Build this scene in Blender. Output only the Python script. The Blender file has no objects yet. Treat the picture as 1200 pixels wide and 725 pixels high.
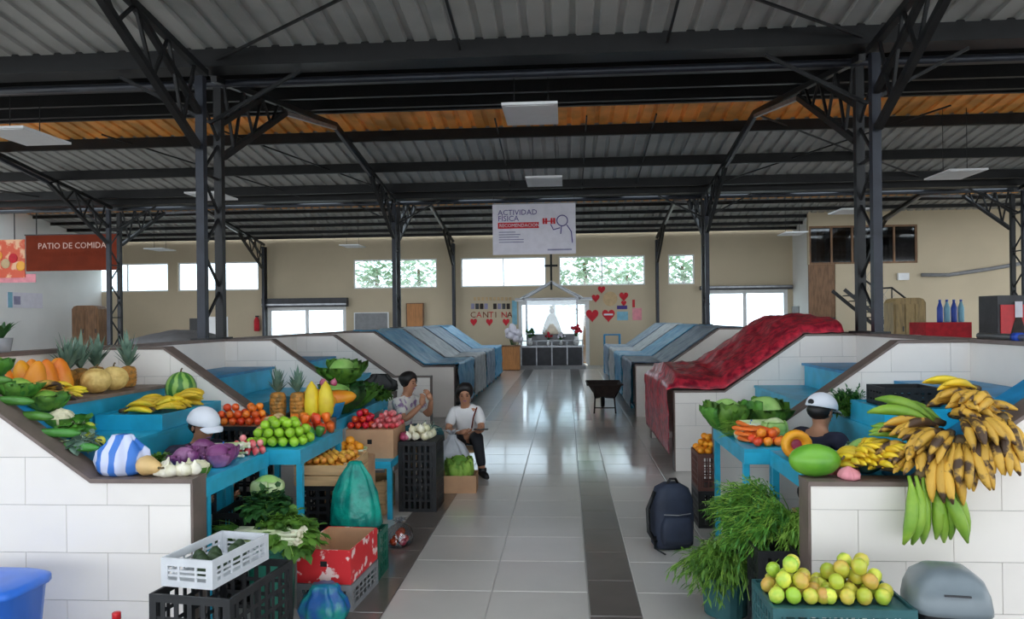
import bpy, bmesh, math, random
from mathutils import Vector, Matrix, Euler, noise
random.seed(7)
scene = bpy.context.scene
COL = scene.collection
PI = math.pi

# ------------------------------------------------------------------ camera
CAM_Z, FPX, YAW, ROLL, U0, V0 = 1.71, 900.0, math.atan(0.07), 0.011, 600.0, 372.7
FWD = Vector((-math.sin(YAW), math.cos(YAW), 0)); RGT = Vector((math.cos(YAW), math.sin(YAW), 0)); UPV = Vector((0, 0, 1))
cam_data = bpy.data.cameras.new('camera'); cam = bpy.data.objects.new('camera', cam_data); COL.objects.link(cam)
cam_data.sensor_width = 36; cam_data.lens = 36 * FPX / 1200; cam_data.shift_y = (V0 - 362.5) / 1200
cam_data.clip_start = 0.05; cam_data.clip_end = 400
_r = RGT * math.cos(ROLL) - UPV * math.sin(ROLL); _u = RGT * math.sin(ROLL) + UPV * math.cos(ROLL)
cam.matrix_world = Matrix(((_r.x, _u.x, -FWD.x, 0), (_r.y, _u.y, -FWD.y, 0), (_r.z, _u.z, -FWD.z, CAM_Z), (0, 0, 0, 1)))
scene.camera = cam

# ------------------------------------------------------------------ daylight and exposure
world = bpy.data.worlds.new('world'); scene.world = world; world.use_nodes = True
_bg = world.node_tree.nodes['Background']; _bg.inputs[0].default_value = (0.86, 0.93, 1.0, 1); _bg.inputs[1].default_value = 4.25
scene.view_settings.view_transform = 'Standard'; scene.view_settings.look = 'None'
scene.view_settings.gamma = 1; scene.view_settings.use_curve_mapping = False
scene.view_settings.exposure = 0.0
scene.cycles.max_bounces = 8; scene.cycles.diffuse_bounces = 5; scene.cycles.glossy_bounces = 4
scene.cycles.transparent_max_bounces = 12; scene.cycles.sample_clamp_indirect = 8; scene.cycles.use_denoising = True
scene.cycles.caustics_reflective = False; scene.cycles.caustics_refractive = False

def ray(u, v):
    a, b = u - U0, V0 - v
    x = a * math.cos(ROLL) + b * math.sin(ROLL); y = -a * math.sin(ROLL) + b * math.cos(ROLL)
    return RGT * x + FWD * FPX + UPV * y
def at(u, v, Y):                                   # the point of the hall at depth Y seen at a photo position
    r = ray(u, v); t = Y / r.y
    return Vector((r.x * t, Y, CAM_Z + r.z * t))
def on(u, v, z):                                   # the point at height z
    r = ray(u, v); t = (z - CAM_Z) / r.z
    return Vector((r.x * t, r.y * t, z))
def atX(u, v, X):
    r = ray(u, v); t = X / r.x
    return Vector((X, r.y * t, CAM_Z + r.z * t))

# ------------------------------------------------------------------ materials
MATS = {}
def lin(c): return tuple(((x / 255) / 12.92 if x / 255 <= .04045 else ((x / 255 + .055) / 1.055) ** 2.4) for x in c)
def mat(name, rgb, rough=.6, metal=0., var=.12, scale=6., bump=0., bscale=40., spec=.5, rgb2=None, rnd=0., hue=0., coat=0., trans=0., coords='Object', mixlo=.42, mixhi=.62, aniso=(1, 1, 1)):
    m = bpy.data.materials.new(name); m.use_nodes = True; nt = m.node_tree; N = nt.nodes; L = nt.links
    b = N['Principled BSDF']; b.inputs['Roughness'].default_value = rough; b.inputs['Metallic'].default_value = metal
    b.inputs['Specular IOR Level'].default_value = spec
    if coat: b.inputs['Coat Weight'].default_value = coat; b.inputs['Coat Roughness'].default_value = .09
    c = lin(rgb)
    tc = N.new('ShaderNodeTexCoord'); mp = N.new('ShaderNodeMapping'); mp.inputs['Scale'].default_value = aniso
    L.new(tc.outputs[coords], mp.inputs[0])
    if rnd:                                          # each piece shows its own cut of the pattern
        o_ = N.new('ShaderNodeObjectInfo'); k_ = N.new('ShaderNodeVectorMath'); k_.operation = 'SCALE'; k_.inputs[0].default_value = (37, 17, 53)
        L.new(o_.outputs['Random'], k_.inputs['Scale']); L.new(k_.outputs[0], mp.inputs['Location'])
    nz = N.new('ShaderNodeTexNoise'); nz.inputs['Scale'].default_value = scale; nz.inputs['Detail'].default_value = 4
    L.new(mp.outputs[0], nz.inputs['Vector'])
    rp = N.new('ShaderNodeMapRange'); rp.inputs[1].default_value = mixlo; rp.inputs[2].default_value = mixhi; rp.clamp = True
    L.new(nz.outputs['Fac'], rp.inputs[0])
    mx = N.new('ShaderNodeMix'); mx.data_type = 'RGBA'
    L.new(rp.outputs[0], mx.inputs[0])
    c2 = lin(rgb2) if rgb2 else tuple(x * (1 - var) for x in c)
    c1 = c if rgb2 else tuple(min(1, x * (1 + var * .6)) for x in c)
    mx.inputs[6].default_value = (*c1, 1); mx.inputs[7].default_value = (*c2, 1)
    out = mx.outputs[2]
    if rnd or hue:
        oi = N.new('ShaderNodeObjectInfo'); hs = N.new('ShaderNodeHueSaturation')
        a = N.new('ShaderNodeMapRange'); a.inputs[3].default_value = 1 - rnd; a.inputs[4].default_value = 1 + rnd
        L.new(oi.outputs['Random'], a.inputs[0]); L.new(a.outputs[0], hs.inputs['Value'])
        h = N.new('ShaderNodeMapRange'); h.inputs[3].default_value = .5 - hue; h.inputs[4].default_value = .5 + hue
        L.new(oi.outputs['Random'], h.inputs[0]); L.new(h.outputs[0], hs.inputs['Hue'])
        L.new(out, hs.inputs['Color']); out = hs.outputs[0]
    L.new(out, b.inputs['Base Color'])
    if bump:
        n2 = N.new('ShaderNodeTexNoise'); n2.inputs['Scale'].default_value = bscale; n2.inputs['Detail'].default_value = 3
        L.new(mp.outputs[0], n2.inputs['Vector'])
        bp = N.new('ShaderNodeBump'); bp.inputs['Strength'].default_value = bump; bp.inputs['Distance'].default_value = .02
        L.new(n2.outputs['Fac'], bp.inputs['Height']); L.new(bp.outputs[0], b.inputs['Normal'])
    if trans:
        tr = N.new('ShaderNodeBsdfTranslucent'); L.new(out, tr.inputs[0]); ms = N.new('ShaderNodeMixShader'); ms.inputs[0].default_value = trans
        L.new(b.outputs[0], ms.inputs[1]); L.new(tr.outputs[0], ms.inputs[2]); L.new(ms.outputs[0], N['Material Output'].inputs[0])
    MATS[name] = m
    return m
def striped(name, cols, axis, freq, rough=.6, dist=.6):
    m = mat(name, cols[0], rough); nt = m.node_tree; N = nt.nodes; L = nt.links
    tc = N.new('ShaderNodeTexCoord'); w = N.new('ShaderNodeTexWave'); w.bands_direction = axis; w.inputs['Scale'].default_value = freq
    w.inputs['Distortion'].default_value = dist; w.inputs['Detail Scale'].default_value = 2
    L.new(tc.outputs['Object'], w.inputs[0]); r = N.new('ShaderNodeValToRGB'); e = r.color_ramp.elements
    e[0].position = .44; e[0].color = (*lin(cols[0]), 1); e[1].position = .56; e[1].color = (*lin(cols[1]), 1)
    L.new(w.outputs['Fac'], r.inputs[0]); L.new(r.outputs[0], N['Principled BSDF'].inputs['Base Color'])
    return m
def radial_stripes(name, c1, c2, n, rough=.35):      # lengthwise stripes round a fruit's own Z axis
    m = mat(name, c1, rough); nt = m.node_tree; N = nt.nodes; L = nt.links
    tc = N.new('ShaderNodeTexCoord'); sp = N.new('ShaderNodeSeparateXYZ'); L.new(tc.outputs['Object'], sp.inputs[0])
    at2 = N.new('ShaderNodeMath'); at2.operation = 'ARCTAN2'; L.new(sp.outputs[1], at2.inputs[0]); L.new(sp.outputs[0], at2.inputs[1])
    nz = N.new('ShaderNodeTexNoise'); nz.inputs['Scale'].default_value = 14; L.new(tc.outputs['Object'], nz.inputs['Vector'])
    ad = N.new('ShaderNodeMath'); ad.operation = 'MULTIPLY_ADD'; L.new(nz.outputs['Fac'], ad.inputs[0]); ad.inputs[1].default_value = .5; L.new(at2.outputs[0], ad.inputs[2])
    mu = N.new('ShaderNodeMath'); mu.operation = 'MULTIPLY'; mu.inputs[1].default_value = n; L.new(ad.outputs[0], mu.inputs[0])
    si = N.new('ShaderNodeMath'); si.operation = 'SINE'; L.new(mu.outputs[0], si.inputs[0])
    r = N.new('ShaderNodeValToRGB'); e = r.color_ramp.elements; e[0].position = .35; e[0].color = (*lin(c1), 1); e[1].position = .75; e[1].color = (*lin(c2), 1)
    mr = N.new('ShaderNodeMapRange'); mr.inputs[1].default_value = -1; mr.inputs[2].default_value = 1; L.new(si.outputs[0], mr.inputs[0])
    L.new(mr.outputs[0], r.inputs[0]); L.new(r.outputs[0], N['Principled BSDF'].inputs['Base Color'])
    return m

mat('tile_white', (238, 231, 224), .22, var=.03, scale=2, rnd=.02)
mat('grout', (176, 172, 168), .8)
mat('wall_stall', (232, 225, 217), .35, var=.04, scale=1.5)
mat('cap', (112, 97, 90), .45, var=.12, scale=8)
mat('floor_light', (206, 199, 192), .34, var=.06, scale=1.2, rnd=.025, spec=.9, coat=.7)
mat('floor_dark', (104, 94, 88), .3, var=.15, scale=2.5, rnd=.06, spec=.9, coat=.7)
mat('floor_base', (150, 146, 142), .3, var=.1, scale=.8)
mat('ground', (170, 168, 160), .9, var=.1, scale=.5)
mat('wall_cream', (204, 188, 160), .8, var=.05, scale=.6)
mat('wall_white', (236, 235, 232), .8, var=.04, scale=.6)
mat('roof_sheet', (168, 167, 164), .5, .0, var=.12, scale=1.5, rnd=.05)
mat('roof_amber', (222, 168, 92), .5, var=.2, scale=2, trans=.12, rnd=.06)
mat('steel_black', (20, 20, 22), .45, .2, var=.2, scale=5)
mat('steel_blue', (38, 41, 50), .42, .3, var=.2, scale=5)
mat('steel_galv', (150, 152, 156), .35, .7, var=.15, scale=6)
mat('lamp_white', (238, 238, 240), .6, var=.02)
mat('blue_paint', (40, 168, 202), .4, var=.14, scale=5, rnd=.04)
mat('blue_dark', (34, 128, 176), .45, var=.2, scale=5)
mat('board_brown', (128, 108, 96), .55, var=.2, scale=10)
mat('tarp_red', (206, 50, 70), .34, scale=13, rgb2=(128, 22, 42), bump=1.0, bscale=9)
mat('tarp_blue', (52, 138, 186), .38, scale=5, rgb2=(96, 168, 200), bump=.4, bscale=9)
mat('tarp_grey', (150, 156, 160), .42, scale=5, rgb2=(178, 182, 182), bump=.4, bscale=9)
mat('tarp_slate', (96, 118, 140), .42, scale=5, rgb2=(130, 150, 166), bump=.4, bscale=9)
mat('plastic_black', (26, 27, 30), .5, var=.25, scale=9)
mat('plastic_white', (214, 216, 220), .45, var=.06, scale=8)
mat('plastic_teal', (44, 92, 96), .5, var=.15, scale=8)
mat('plastic_green', (18, 96, 78), .45, var=.2, scale=6)
mat('plastic_blue', (48, 112, 214), .35, var=.08, scale=4)
mat('plastic_grey', (112, 122, 128), .3, var=.08, scale=5)
mat('plastic_brown', (96, 60, 52), .5, var=.2, scale=6)
mat('bag_teal', (10, 150, 132), .35, rgb2=(6, 112, 104), scale=9, bump=.5, bscale=16)
mat('bag_white', (206, 208, 214), .3, var=.12, scale=8, bump=.5, bscale=16, trans=.3)
mat('bag_blue', (28, 84, 150), .3, rgb2=(30, 140, 130), scale=9, bump=.5, bscale=16)
mat('carton', (196, 152, 116), .8, var=.1, scale=5)
mat('carton_dark', (162, 118, 86), .8, var=.1, scale=5)
mat('carton_red', (214, 40, 46), .6, scale=14, rgb2=(238, 206, 200), mixlo=.56, mixhi=.6)
mat('wood_crate', (206, 168, 122), .75, var=.15, scale=4, aniso=(1, 1, 9))
mat('wood_brown', (128, 94, 66), .6, var=.25, scale=3, aniso=(6, 6, 1))
mat('wood_olive', (140, 116, 72), .55, var=.25, scale=3, aniso=(6, 6, 1))
mat('wood_orange', (190, 128, 74), .55, var=.15, scale=3, aniso=(6, 6, 1))
mat('dark_grey', (58, 58, 62), .55, var=.15)
mat('mid_grey', (136, 136, 138), .6, var=.1)
mat('white_paint', (236, 236, 236), .55, var=.03)
mat('red_paint', (206, 26, 36), .4, var=.08)
mat('blue_strong', (32, 70, 170), .4, var=.1)
mat('rust_dark', (46, 34, 30), .7, var=.3, scale=10)
mat('black', (16, 16, 18), .5, var=.2)
mat('paper_white', (230, 226, 236), .7, var=.04)
mat('paper_red', (206, 34, 48), .7, var=.1)
mat('paper_pink', (232, 150, 160), .7, var=.1)
mat('paper_blue', (132, 186, 206), .7, var=.1)
mat('paper_tan', (206, 176, 134), .7, var=.1)
mat('print_purple', (72, 56, 132), .7)
mat('print_grey', (150, 146, 176), .7)
mat('sign_brown', (110, 42, 22), .8, var=.12, scale=2, spec=.15)
mat('sign_letter', (206, 170, 156), .6)
mat('poster', (226, 96, 66), .6, scale=3.2, rgb2=(244, 190, 150), mixlo=.48, mixhi=.56)
mat('cloth_red', (190, 30, 44), .8, var=.2)
mat('gold', (196, 160, 90), .4, .5, var=.2)
mat('statue', (226, 212, 190), .6, var=.1)
mat('flower_red', (186, 30, 50), .7, var=.3)
# produce
mat('leaf_mid', (96, 150, 52), .55, rgb2=(62, 112, 40), scale=12, rnd=.12, hue=.015, trans=.15)
mat('leaf_dark', (48, 98, 42), .55, rgb2=(30, 70, 32), scale=12, rnd=.12, hue=.015, trans=.1)
mat('leaf_light', (158, 196, 84), .55, rgb2=(112, 164, 60), scale=12, rnd=.1, trans=.15)
mat('leaf_pale', (196, 212, 190), .6, rgb2=(170, 194, 160), scale=6, trans=.3)
mat('leaf_grey', (120, 146, 128), .55, rgb2=(92, 122, 106), scale=12, rnd=.1, trans=.1)
mat('stem_white', (222, 226, 196), .5, rgb2=(186, 206, 140), scale=8, rnd=.05)
mat('cabbage', (166, 204, 118), .5, rgb2=(128, 178, 84), scale=7, rnd=.08, bump=.3, bscale=10)
mat('cabbage_white', (206, 222, 168), .5, rgb2=(176, 204, 130), scale=7, rnd=.08, bump=.3, bscale=10)
mat('cabbage_purple', (128, 62, 116), .45, rgb2=(176, 120, 164), scale=9, rnd=.1, bump=.3, bscale=12)
mat('cauliflower', (236, 228, 192), .7, var=.08, scale=20, bump=.8, bscale=50)
mat('banana_yellow', (234, 196, 42), .5, rgb2=(206, 178, 46), scale=7, rnd=.08, hue=.012)
mat('banana_green', (140, 176, 58), .5, rgb2=(112, 156, 48), scale=7, rnd=.1)
mat('banana_ripe', (208, 162, 62), .55, rgb2=(74, 52, 34), scale=11, rnd=.14, mixlo=.5, mixhi=.58)
mat('stalk', (110, 92, 58), .8, rgb2=(66, 52, 38), scale=12)
mat('papaya', (240, 160, 36), .42, rgb2=(232, 128, 34), scale=4, rnd=.06, hue=.012)
mat('papaya_yellow', (240, 214, 56), .45, rgb2=(226, 190, 46), scale=5, rnd=.05)
mat('melon', (232, 200, 124), .6, rgb2=(206, 168, 92), scale=18, bump=.3, bscale=60, rnd=.05)
mat('pineapple_skin', (190, 128, 50), .6, rgb2=(126, 96, 46), scale=22, bump=.6, bscale=40, rnd=.08)
mat('orange', (246, 160, 36), .42, var=.08, bump=.15, bscale=120, rnd=.06, hue=.012)
mat('tomato', (216, 52, 34), .25, var=.1, rnd=.12, hue=.02)
mat('tomato_orange', (238, 112, 40), .28, var=.15, rnd=.1, hue=.02)
mat('apple_green', (150, 196, 48), .3, var=.15, rnd=.08)
mat('lime', (176, 194, 62), .35, rgb2=(220, 196, 84), scale=9, rnd=.14, hue=.05)
mat('onion_white', (238, 232, 214), .4, rgb2=(214, 208, 170), scale=8, rnd=.05)
mat('onion_red', (170, 66, 100), .35, rgb2=(206, 130, 150), scale=10, rnd=.15)
mat('radish', (206, 62, 72), .4, rgb2=(232, 150, 150), scale=9, rnd=.1)
mat('carrot', (240, 122, 46), .5, var=.12, rnd=.08)
mat('potato', (206, 172, 122), .7, var=.15, rnd=.08)
mat('squash_tan', (222, 184, 122), .5, var=.1, rnd=.05)
mat('loquat', (236, 176, 62), .45, rgb2=(214, 130, 50), rnd=.12, scale=9)
mat('pepper_green', (70, 128, 50), .3, var=.2, rnd=.15, hue=.02)
mat('watermelon_plain', (112, 172, 52), .35, rgb2=(84, 148, 42), scale=5)
radial_stripes('watermelon_stripe', (62, 120, 50), (150, 190, 96), 9)
mat('avocado', (52, 74, 40), .55, rgb2=(34, 50, 30), scale=12, rnd=.15)
striped('bag_striped', ((58, 118, 204), (206, 212, 238)), 'X', 3.4, .5)
# people
mat('skin', (188, 134, 104), .55, var=.06)
mat('hair', (22, 18, 18), .5, var=.2)
mat('shirt_white', (240, 238, 238), .85, var=.04)
mat('shirt_floral', (224, 220, 214), .85, rgb2=(150, 120, 160), scale=16, mixlo=.52, mixhi=.6)
mat('cloth_navy', (40, 40, 60), .85, var=.15)
mat('cloth_teal', (36, 92, 100), .85, rgb2=(38, 46, 72), scale=9)
mat('trousers_black', (30, 32, 38), .85, var=.2)
mat('cap_white', (232, 234, 242), .8, var=.04)
mat('backpack', (40, 48, 66), .7, var=.2, scale=6)
def emat(name, rgb, k):
    m = bpy.data.materials.new(name); m.use_nodes = True; b = m.node_tree.nodes['Principled BSDF']
    b.inputs['Base Color'].default_value = (*lin(rgb), 1); b.inputs['Emission Color'].default_value = (*lin(rgb), 1); b.inputs['Emission Strength'].default_value = k; MATS[name] = m
def glassmat(name, tint=(235, 242, 245), a=.1):
    m = bpy.data.materials.new(name); m.use_nodes = True; nt = m.node_tree; N = nt.nodes; L = nt.links; N.remove(N['Principled BSDF'])
    t = N.new('ShaderNodeBsdfTransparent'); t.inputs[0].default_value = (*lin(tint), 1); g = N.new('ShaderNodeBsdfGlossy'); g.inputs['Roughness'].default_value = .05
    mx = N.new('ShaderNodeMixShader'); mx.inputs[0].default_value = a; L.new(t.outputs[0], mx.inputs[1]); L.new(g.outputs[0], mx.inputs[2]); L.new(mx.outputs[0], N['Material Output'].inputs[0]); MATS[name] = m
glassmat('added_skylight', (226, 230, 232), .06); glassmat('glass'); glassmat('glass_dark', (170, 166, 164), .15); glassmat('film', (226, 228, 232), .22)

# ------------------------------------------------------------------ mesh building
class MB:
    def __init__(s): s.v = []; s.f = []
    def add(s, vs, fs):
        o = len(s.v); s.v += [tuple(p) for p in vs]; s.f += [tuple(i + o for i in f) for f in fs]; return s
    def box(s, x0, x1, y0, y1, z0, z1):
        if x0 > x1: x0, x1 = x1, x0
        if y0 > y1: y0, y1 = y1, y0
        return s.add([(x0, y0, z0), (x1, y0, z0), (x1, y1, z0), (x0, y1, z0), (x0, y0, z1), (x1, y0, z1), (x1, y1, z1), (x0, y1, z1)],
                     [(3, 2, 1, 0), (4, 5, 6, 7), (0, 1, 5, 4), (1, 2, 6, 5), (2, 3, 7, 6), (3, 0, 4, 7)])
    def hexa(s, c):                                  # eight corners, bottom ring then top ring
        return s.add(c, [(3, 2, 1, 0), (4, 5, 6, 7), (0, 1, 5, 4), (1, 2, 6, 5), (2, 3, 7, 6), (3, 0, 4, 7)])
    def bar(s, p, q, w, h=None, up=(0, 0, 1)):
        h = h or w; p = Vector(p); q = Vector(q); d = (q - p).normalized(); up = Vector(up)
        if abs(d.dot(up)) > .98: up = Vector((0, 1, 0)) if abs(d.y) < .9 else Vector((1, 0, 0))
        r = d.cross(up).normalized() * (w / 2); t = r.normalized().cross(d).normalized() * (h / 2)
        return s.hexa([p - r - t, p + r - t, p + r + t, p - r + t, q - r - t, q + r - t, q + r + t, q - r + t])
    def tube(s, pts, rad, seg=8, caps=True, squash=1.0):
        pts = [Vector(p) for p in pts]; n = len(pts)
        if not hasattr(rad, '__len__'): rad = [rad] * n
        ref = Vector((0, 0, 1)); d0 = (pts[-1] - pts[0])
        if d0.length < 1e-6 or abs(d0.normalized().z) > .9: ref = Vector((0, 1, 0))
        o = len(s.v)
        for i, p in enumerate(pts):
            d = (pts[min(i + 1, n - 1)] - pts[max(i - 1, 0)])
            d = d.normalized() if d.length > 1e-9 else Vector((0, 0, 1))
            a = d.cross(ref); a = a.normalized() if a.length > 1e-6 else Vector((1, 0, 0)); b = a.cross(d).normalized()
            for k in range(seg):
                t = 2 * PI * k / seg; s.v.append(tuple(p + a * (math.cos(t) * rad[i]) + b * (math.sin(t) * rad[i] * squash)))
        for i in range(n - 1):
            for k in range(seg):
                k2 = (k + 1) % seg; s.f.append((o + i * seg + k, o + i * seg + k2, o + (i + 1) * seg + k2, o + (i + 1) * seg + k))
        if caps: s.f.append(tuple(o + k for k in reversed(range(seg)))); s.f.append(tuple(o + (n - 1) * seg + k for k in range(seg)))
        return s
    def lathe(s, prof, seg=16, c=(0, 0, 0), rib=None):
        o = len(s.v); n = len(prof); cx, cy, cz = c
        for (r, z) in prof:
            for k in range(seg):
                t = 2 * PI * k / seg; rr = r * (rib(t, z) if rib else 1); s.v.append((cx + rr * math.cos(t), cy + rr * math.sin(t), cz + z))
        for i in range(n - 1):
            for k in range(seg):
                k2 = (k + 1) % seg; s.f.append((o + i * seg + k, o + i * seg + k2, o + (i + 1) * seg + k2, o + (i + 1) * seg + k))
        s.f.append(tuple(o + k for k in reversed(range(seg)))); s.f.append(tuple(o + (n - 1) * seg + k for k in range(seg)))
        return s
    def ball(s, c, r, seg=12, rings=7, sx=1, sy=1, sz=1, wob=0, ns=3.):
        prof = []; o = len(s.v)
        for i in range(rings + 1):
            t = PI * (i + .03 if i == 0 else i - .03 if i == rings else i) / rings
            prof.append((r * math.sin(t), -r * math.cos(t)))
        s.lathe(prof, seg)
        for i in range(o, len(s.v)):
            p = Vector(s.v[i]); k = 1 + (wob * noise.noise(p / r * ns * .5 + Vector(c) * 7) if wob else 0)
            s.v[i] = (c[0] + p.x * sx * k, c[1] + p.y * sy * k, c[2] + p.z * sz * k)
        return s
    def sheet(s, fn, nu, nv, thick=0):               # fn(a,b) for a,b in 0..1; optional thickness downwards
        o = len(s.v); P = [[Vector(fn(i / nu, j / nv)) for j in range(nv + 1)] for i in range(nu + 1)]
        for r in P: s.v += [tuple(p) for p in r]
        W = nv + 1
        for i in range(nu):
            for j in range(nv): s.f.append((o + i * W + j, o + (i + 1) * W + j, o + (i + 1) * W + j + 1, o + i * W + j + 1))
        if thick:
            o2 = len(s.v); s.v += [(p.x, p.y, p.z - thick) for r in P for p in r]
            for i in range(nu):
                for j in range(nv): s.f.append((o2 + i * W + j + 1, o2 + (i + 1) * W + j + 1, o2 + (i + 1) * W + j, o2 + i * W + j))
            ring = [i * W for i in range(nu + 1)] + [nu * W + j for j in range(1, W)] + [i * W + nv for i in range(nu - 1, -1, -1)] + [j for j in range(nv - 1, 0, -1)]
            for a, b in zip(ring, ring[1:] + ring[:1]): s.f.append((o + b, o + a, o2 + a, o2 + b))
        return s
    def xf(s, M, start=0):
        s.v[start:] = [tuple(M @ Vector(p)) for p in s.v[start:]]; return s
    def mesh(s, name, m, smooth=False):
        me = bpy.data.meshes.new(name); me.from_pydata(s.v, [], s.f); me.update()
        if smooth: me.polygons.foreach_set('use_smooth', [True] * len(me.polygons))
        if m: me.materials.append(MATS[m])
        return me
    def build(s, name, m, parent=None, smooth=False, loc=None):
        return link(name, s.mesh(name, m, smooth), parent, loc)
def link(name, me, parent=None, loc=None, rot=None, scale=None):
    o = bpy.data.objects.new(name, me); COL.objects.link(o)
    if parent: o.parent = parent
    if loc is not None: o.location = loc
    if rot is not None: o.rotation_euler = rot
    if scale is not None: o.scale = scale if hasattr(scale, '__len__') else (scale,) * 3
    return o
def tag(o, label=None, cat=None, group=None, kind=None):
    if label: o['label'] = label
    if cat: o['category'] = cat
    if group: o['group'] = group
    if kind: o['kind'] = kind
    return o
def thing(name, label, cat, loc=(0, 0, 0), rotz=0, group=None):
    return tag(link(name, None, None, loc, (0, 0, rotz)), label, cat, group)
def struct(o): o['kind'] = 'structure'; return o
def stuff(o): o['kind'] = 'stuff'; return o
def copy_tree(o, loc=None, rot=None, scale=None, label=None, group=None, parent=None):
    c = o.copy(); COL.objects.link(c); c.parent = parent
    if loc is not None: c.location = loc
    if rot is not None: c.rotation_euler = rot
    if scale is not None: c.scale = scale if hasattr(scale, '__len__') else (scale,) * 3
    if label: c['label'] = label
    if group: c['group'] = group
    for ch in list(o.children): copy_tree(ch, parent=c)
    return c
def text_mesh(body, size, thick=.002, align='LEFT'):
    cu = bpy.data.curves.new('lettering', 'FONT'); cu.body = body; cu.size = size; cu.extrude = thick; cu.align_x = align; cu.resolution_u = 2
    ob = bpy.data.objects.new('lettering_tmp', cu); COL.objects.link(ob)
    dg = bpy.context.evaluated_depsgraph_get(); me = bpy.data.meshes.new_from_object(ob.evaluated_get(dg))
    bpy.data.objects.remove(ob); bpy.data.curves.remove(cu); return me
def lettering(body, size, m, parent, loc, rot=(PI / 2, 0, 0), align='LEFT', sx=1):
    me = text_mesh(body, size, align=align); me.materials.clear(); me.materials.append(MATS[m])
    return link('lettering', me, parent, loc, rot, (sx, 1, 1))

# ================================================================== THE HALL
XL, XR = -1.955, 1.19                       # aisle ends of the stall partitions
YS = [3.87 + 2.35 * k for k in range(9)]
LOW, HIGH, S1, S2, SB, WT = .87, 1.48, .54, 1.41, 1.95, .14
YB = 27.5
def prof(s): return LOW if s <= S1 else HIGH if s >= S2 else LOW + (HIGH - LOW) * (s - S1) / (S2 - S1)
def side_x(side, s): return XL - s if side == 'left' else XR + s

# ---- floor: slab, with the aisle's tiles laid one by one
m = MATS['floor_base']; nt = m.node_tree; N = nt.nodes
bk = N.new('ShaderNodeTexBrick'); tc = N.new('ShaderNodeTexCoord'); bk.offset = 0; bk.inputs['Scale'].default_value = 1
bk.inputs['Brick Width'].default_value = .6; bk.inputs['Row Height'].default_value = .6; bk.inputs['Mortar Size'].default_value = .004
bk.inputs['Color1'].default_value = (*lin((168, 164, 160)), 1); bk.inputs['Color2'].default_value = (*lin((160, 157, 153)), 1); bk.inputs['Mortar'].default_value = (*lin((90, 88, 86)), 1)
nt.links.new(tc.outputs['Object'], bk.inputs[0]); nt.links.new(bk.outputs[0], N['Principled BSDF'].inputs['Base Color'])
floor = struct(MB().box(-17.6, 20.4, -10.7, 28, -.12, -.004).build('floor', 'floor_base'))
struct(MB().box(-70, 70, -60, 90, -.3, -.12).build('ground', 'ground'))
cols = [(-1.98, -1.38, 0), (-1.38, -1.08, 1), (-1.08, -.48, 0), (-.48, .12, 0), (.12, .42, 1), (.42, 1.02, 0), (1.02, 1.62, 0)]
tile_me = {}
for (a, b, dk) in cols:
    w = round(b - a, 2)
    if (w, dk) not in tile_me:
        g = .0022; t = MB(); z = -.0035; e = .004
        t.v = [(g, g, z), (w - g, g, z), (w - g, .6 - g, z), (g, .6 - g, z), (g + e, g + e, 0), (w - g - e, g + e, 0), (w - g - e, .6 - g - e, 0), (g + e, .6 - g - e, 0)]
        t.f = [(4, 5, 6, 7), (0, 1, 5, 4), (1, 2, 6, 5), (2, 3, 7, 6), (3, 0, 4, 7)]
        tile_me[(w, dk)] = t.mesh('floor_tile', 'floor_dark' if dk else 'floor_light')
    for r in range(38):
        y = 3.0 + .6 * r + (.22 if dk else 0)
        if dk and 9.2 < y < 12.8: continue
        link('floor_tile', tile_me[(w, dk)], floor, (a, y, 0))
for (a, b, dk) in cols:                         # pale tiles imitate the glare that washes out the dark borders mid-aisle
    if dk:
        for r in range(6):
            me = tile_me.setdefault((.3, 0), None)
            if me is None:
                g = .0022; t = MB(); w = .3; z = -.0035; e = .004
                t.v = [(g, g, z), (w - g, g, z), (w - g, .6 - g, z), (g, .6 - g, z), (g + e, g + e, 0), (w - g - e, g + e, 0), (w - g - e, .6 - g - e, 0), (g + e, .6 - g - e, 0)]
                t.f = [(4, 5, 6, 7), (0, 1, 5, 4), (1, 2, 6, 5), (2, 3, 7, 6), (3, 0, 4, 7)]
                me = tile_me[(.3, 0)] = t.mesh('floor_tile', 'floor_light')
            link('floor_tile', me, floor, (a, 9.22 + .6 * r, 0))

# ---- stall partitions
def prism_piece(mb, side, s0, s1, z0, z1, y0, y1, top):          # part of a partition between s0 and s1 whose top follows the slope
    br = [s0, s1] + [k for k in (S1, S2) if s0 < k < s1]
    if top:
        for zc in (z0, z1):
            if LOW < zc < HIGH:
                k = S1 + (zc - LOW) / (HIGH - LOW) * (S2 - S1)
                if s0 < k < s1: br.append(k)
    br = sorted(br)
    for a, b in zip(br, br[1:]):
        za, zb = (min(z1, prof(a)), min(z1, prof(b))) if top else (z1, z1)
        if max(za, zb) - z0 < .012: continue
        za, zb = max(za, z0 + 1e-4), max(zb, z0 + 1e-4)
        xa, xb = side_x(side, a), side_x(side, b)
        c = [(xa, y0, z0), (xb, y0, z0), (xb, y1, z0), (xa, y1, z0), (xa, y0, za), (xb, y0, zb), (xb, y1, zb), (xa, y1, za)]
        if xb < xa: c = [c[1], c[0], c[3], c[2], c[5], c[4], c[7], c[6]]
        mb.hexa(c)
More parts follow.
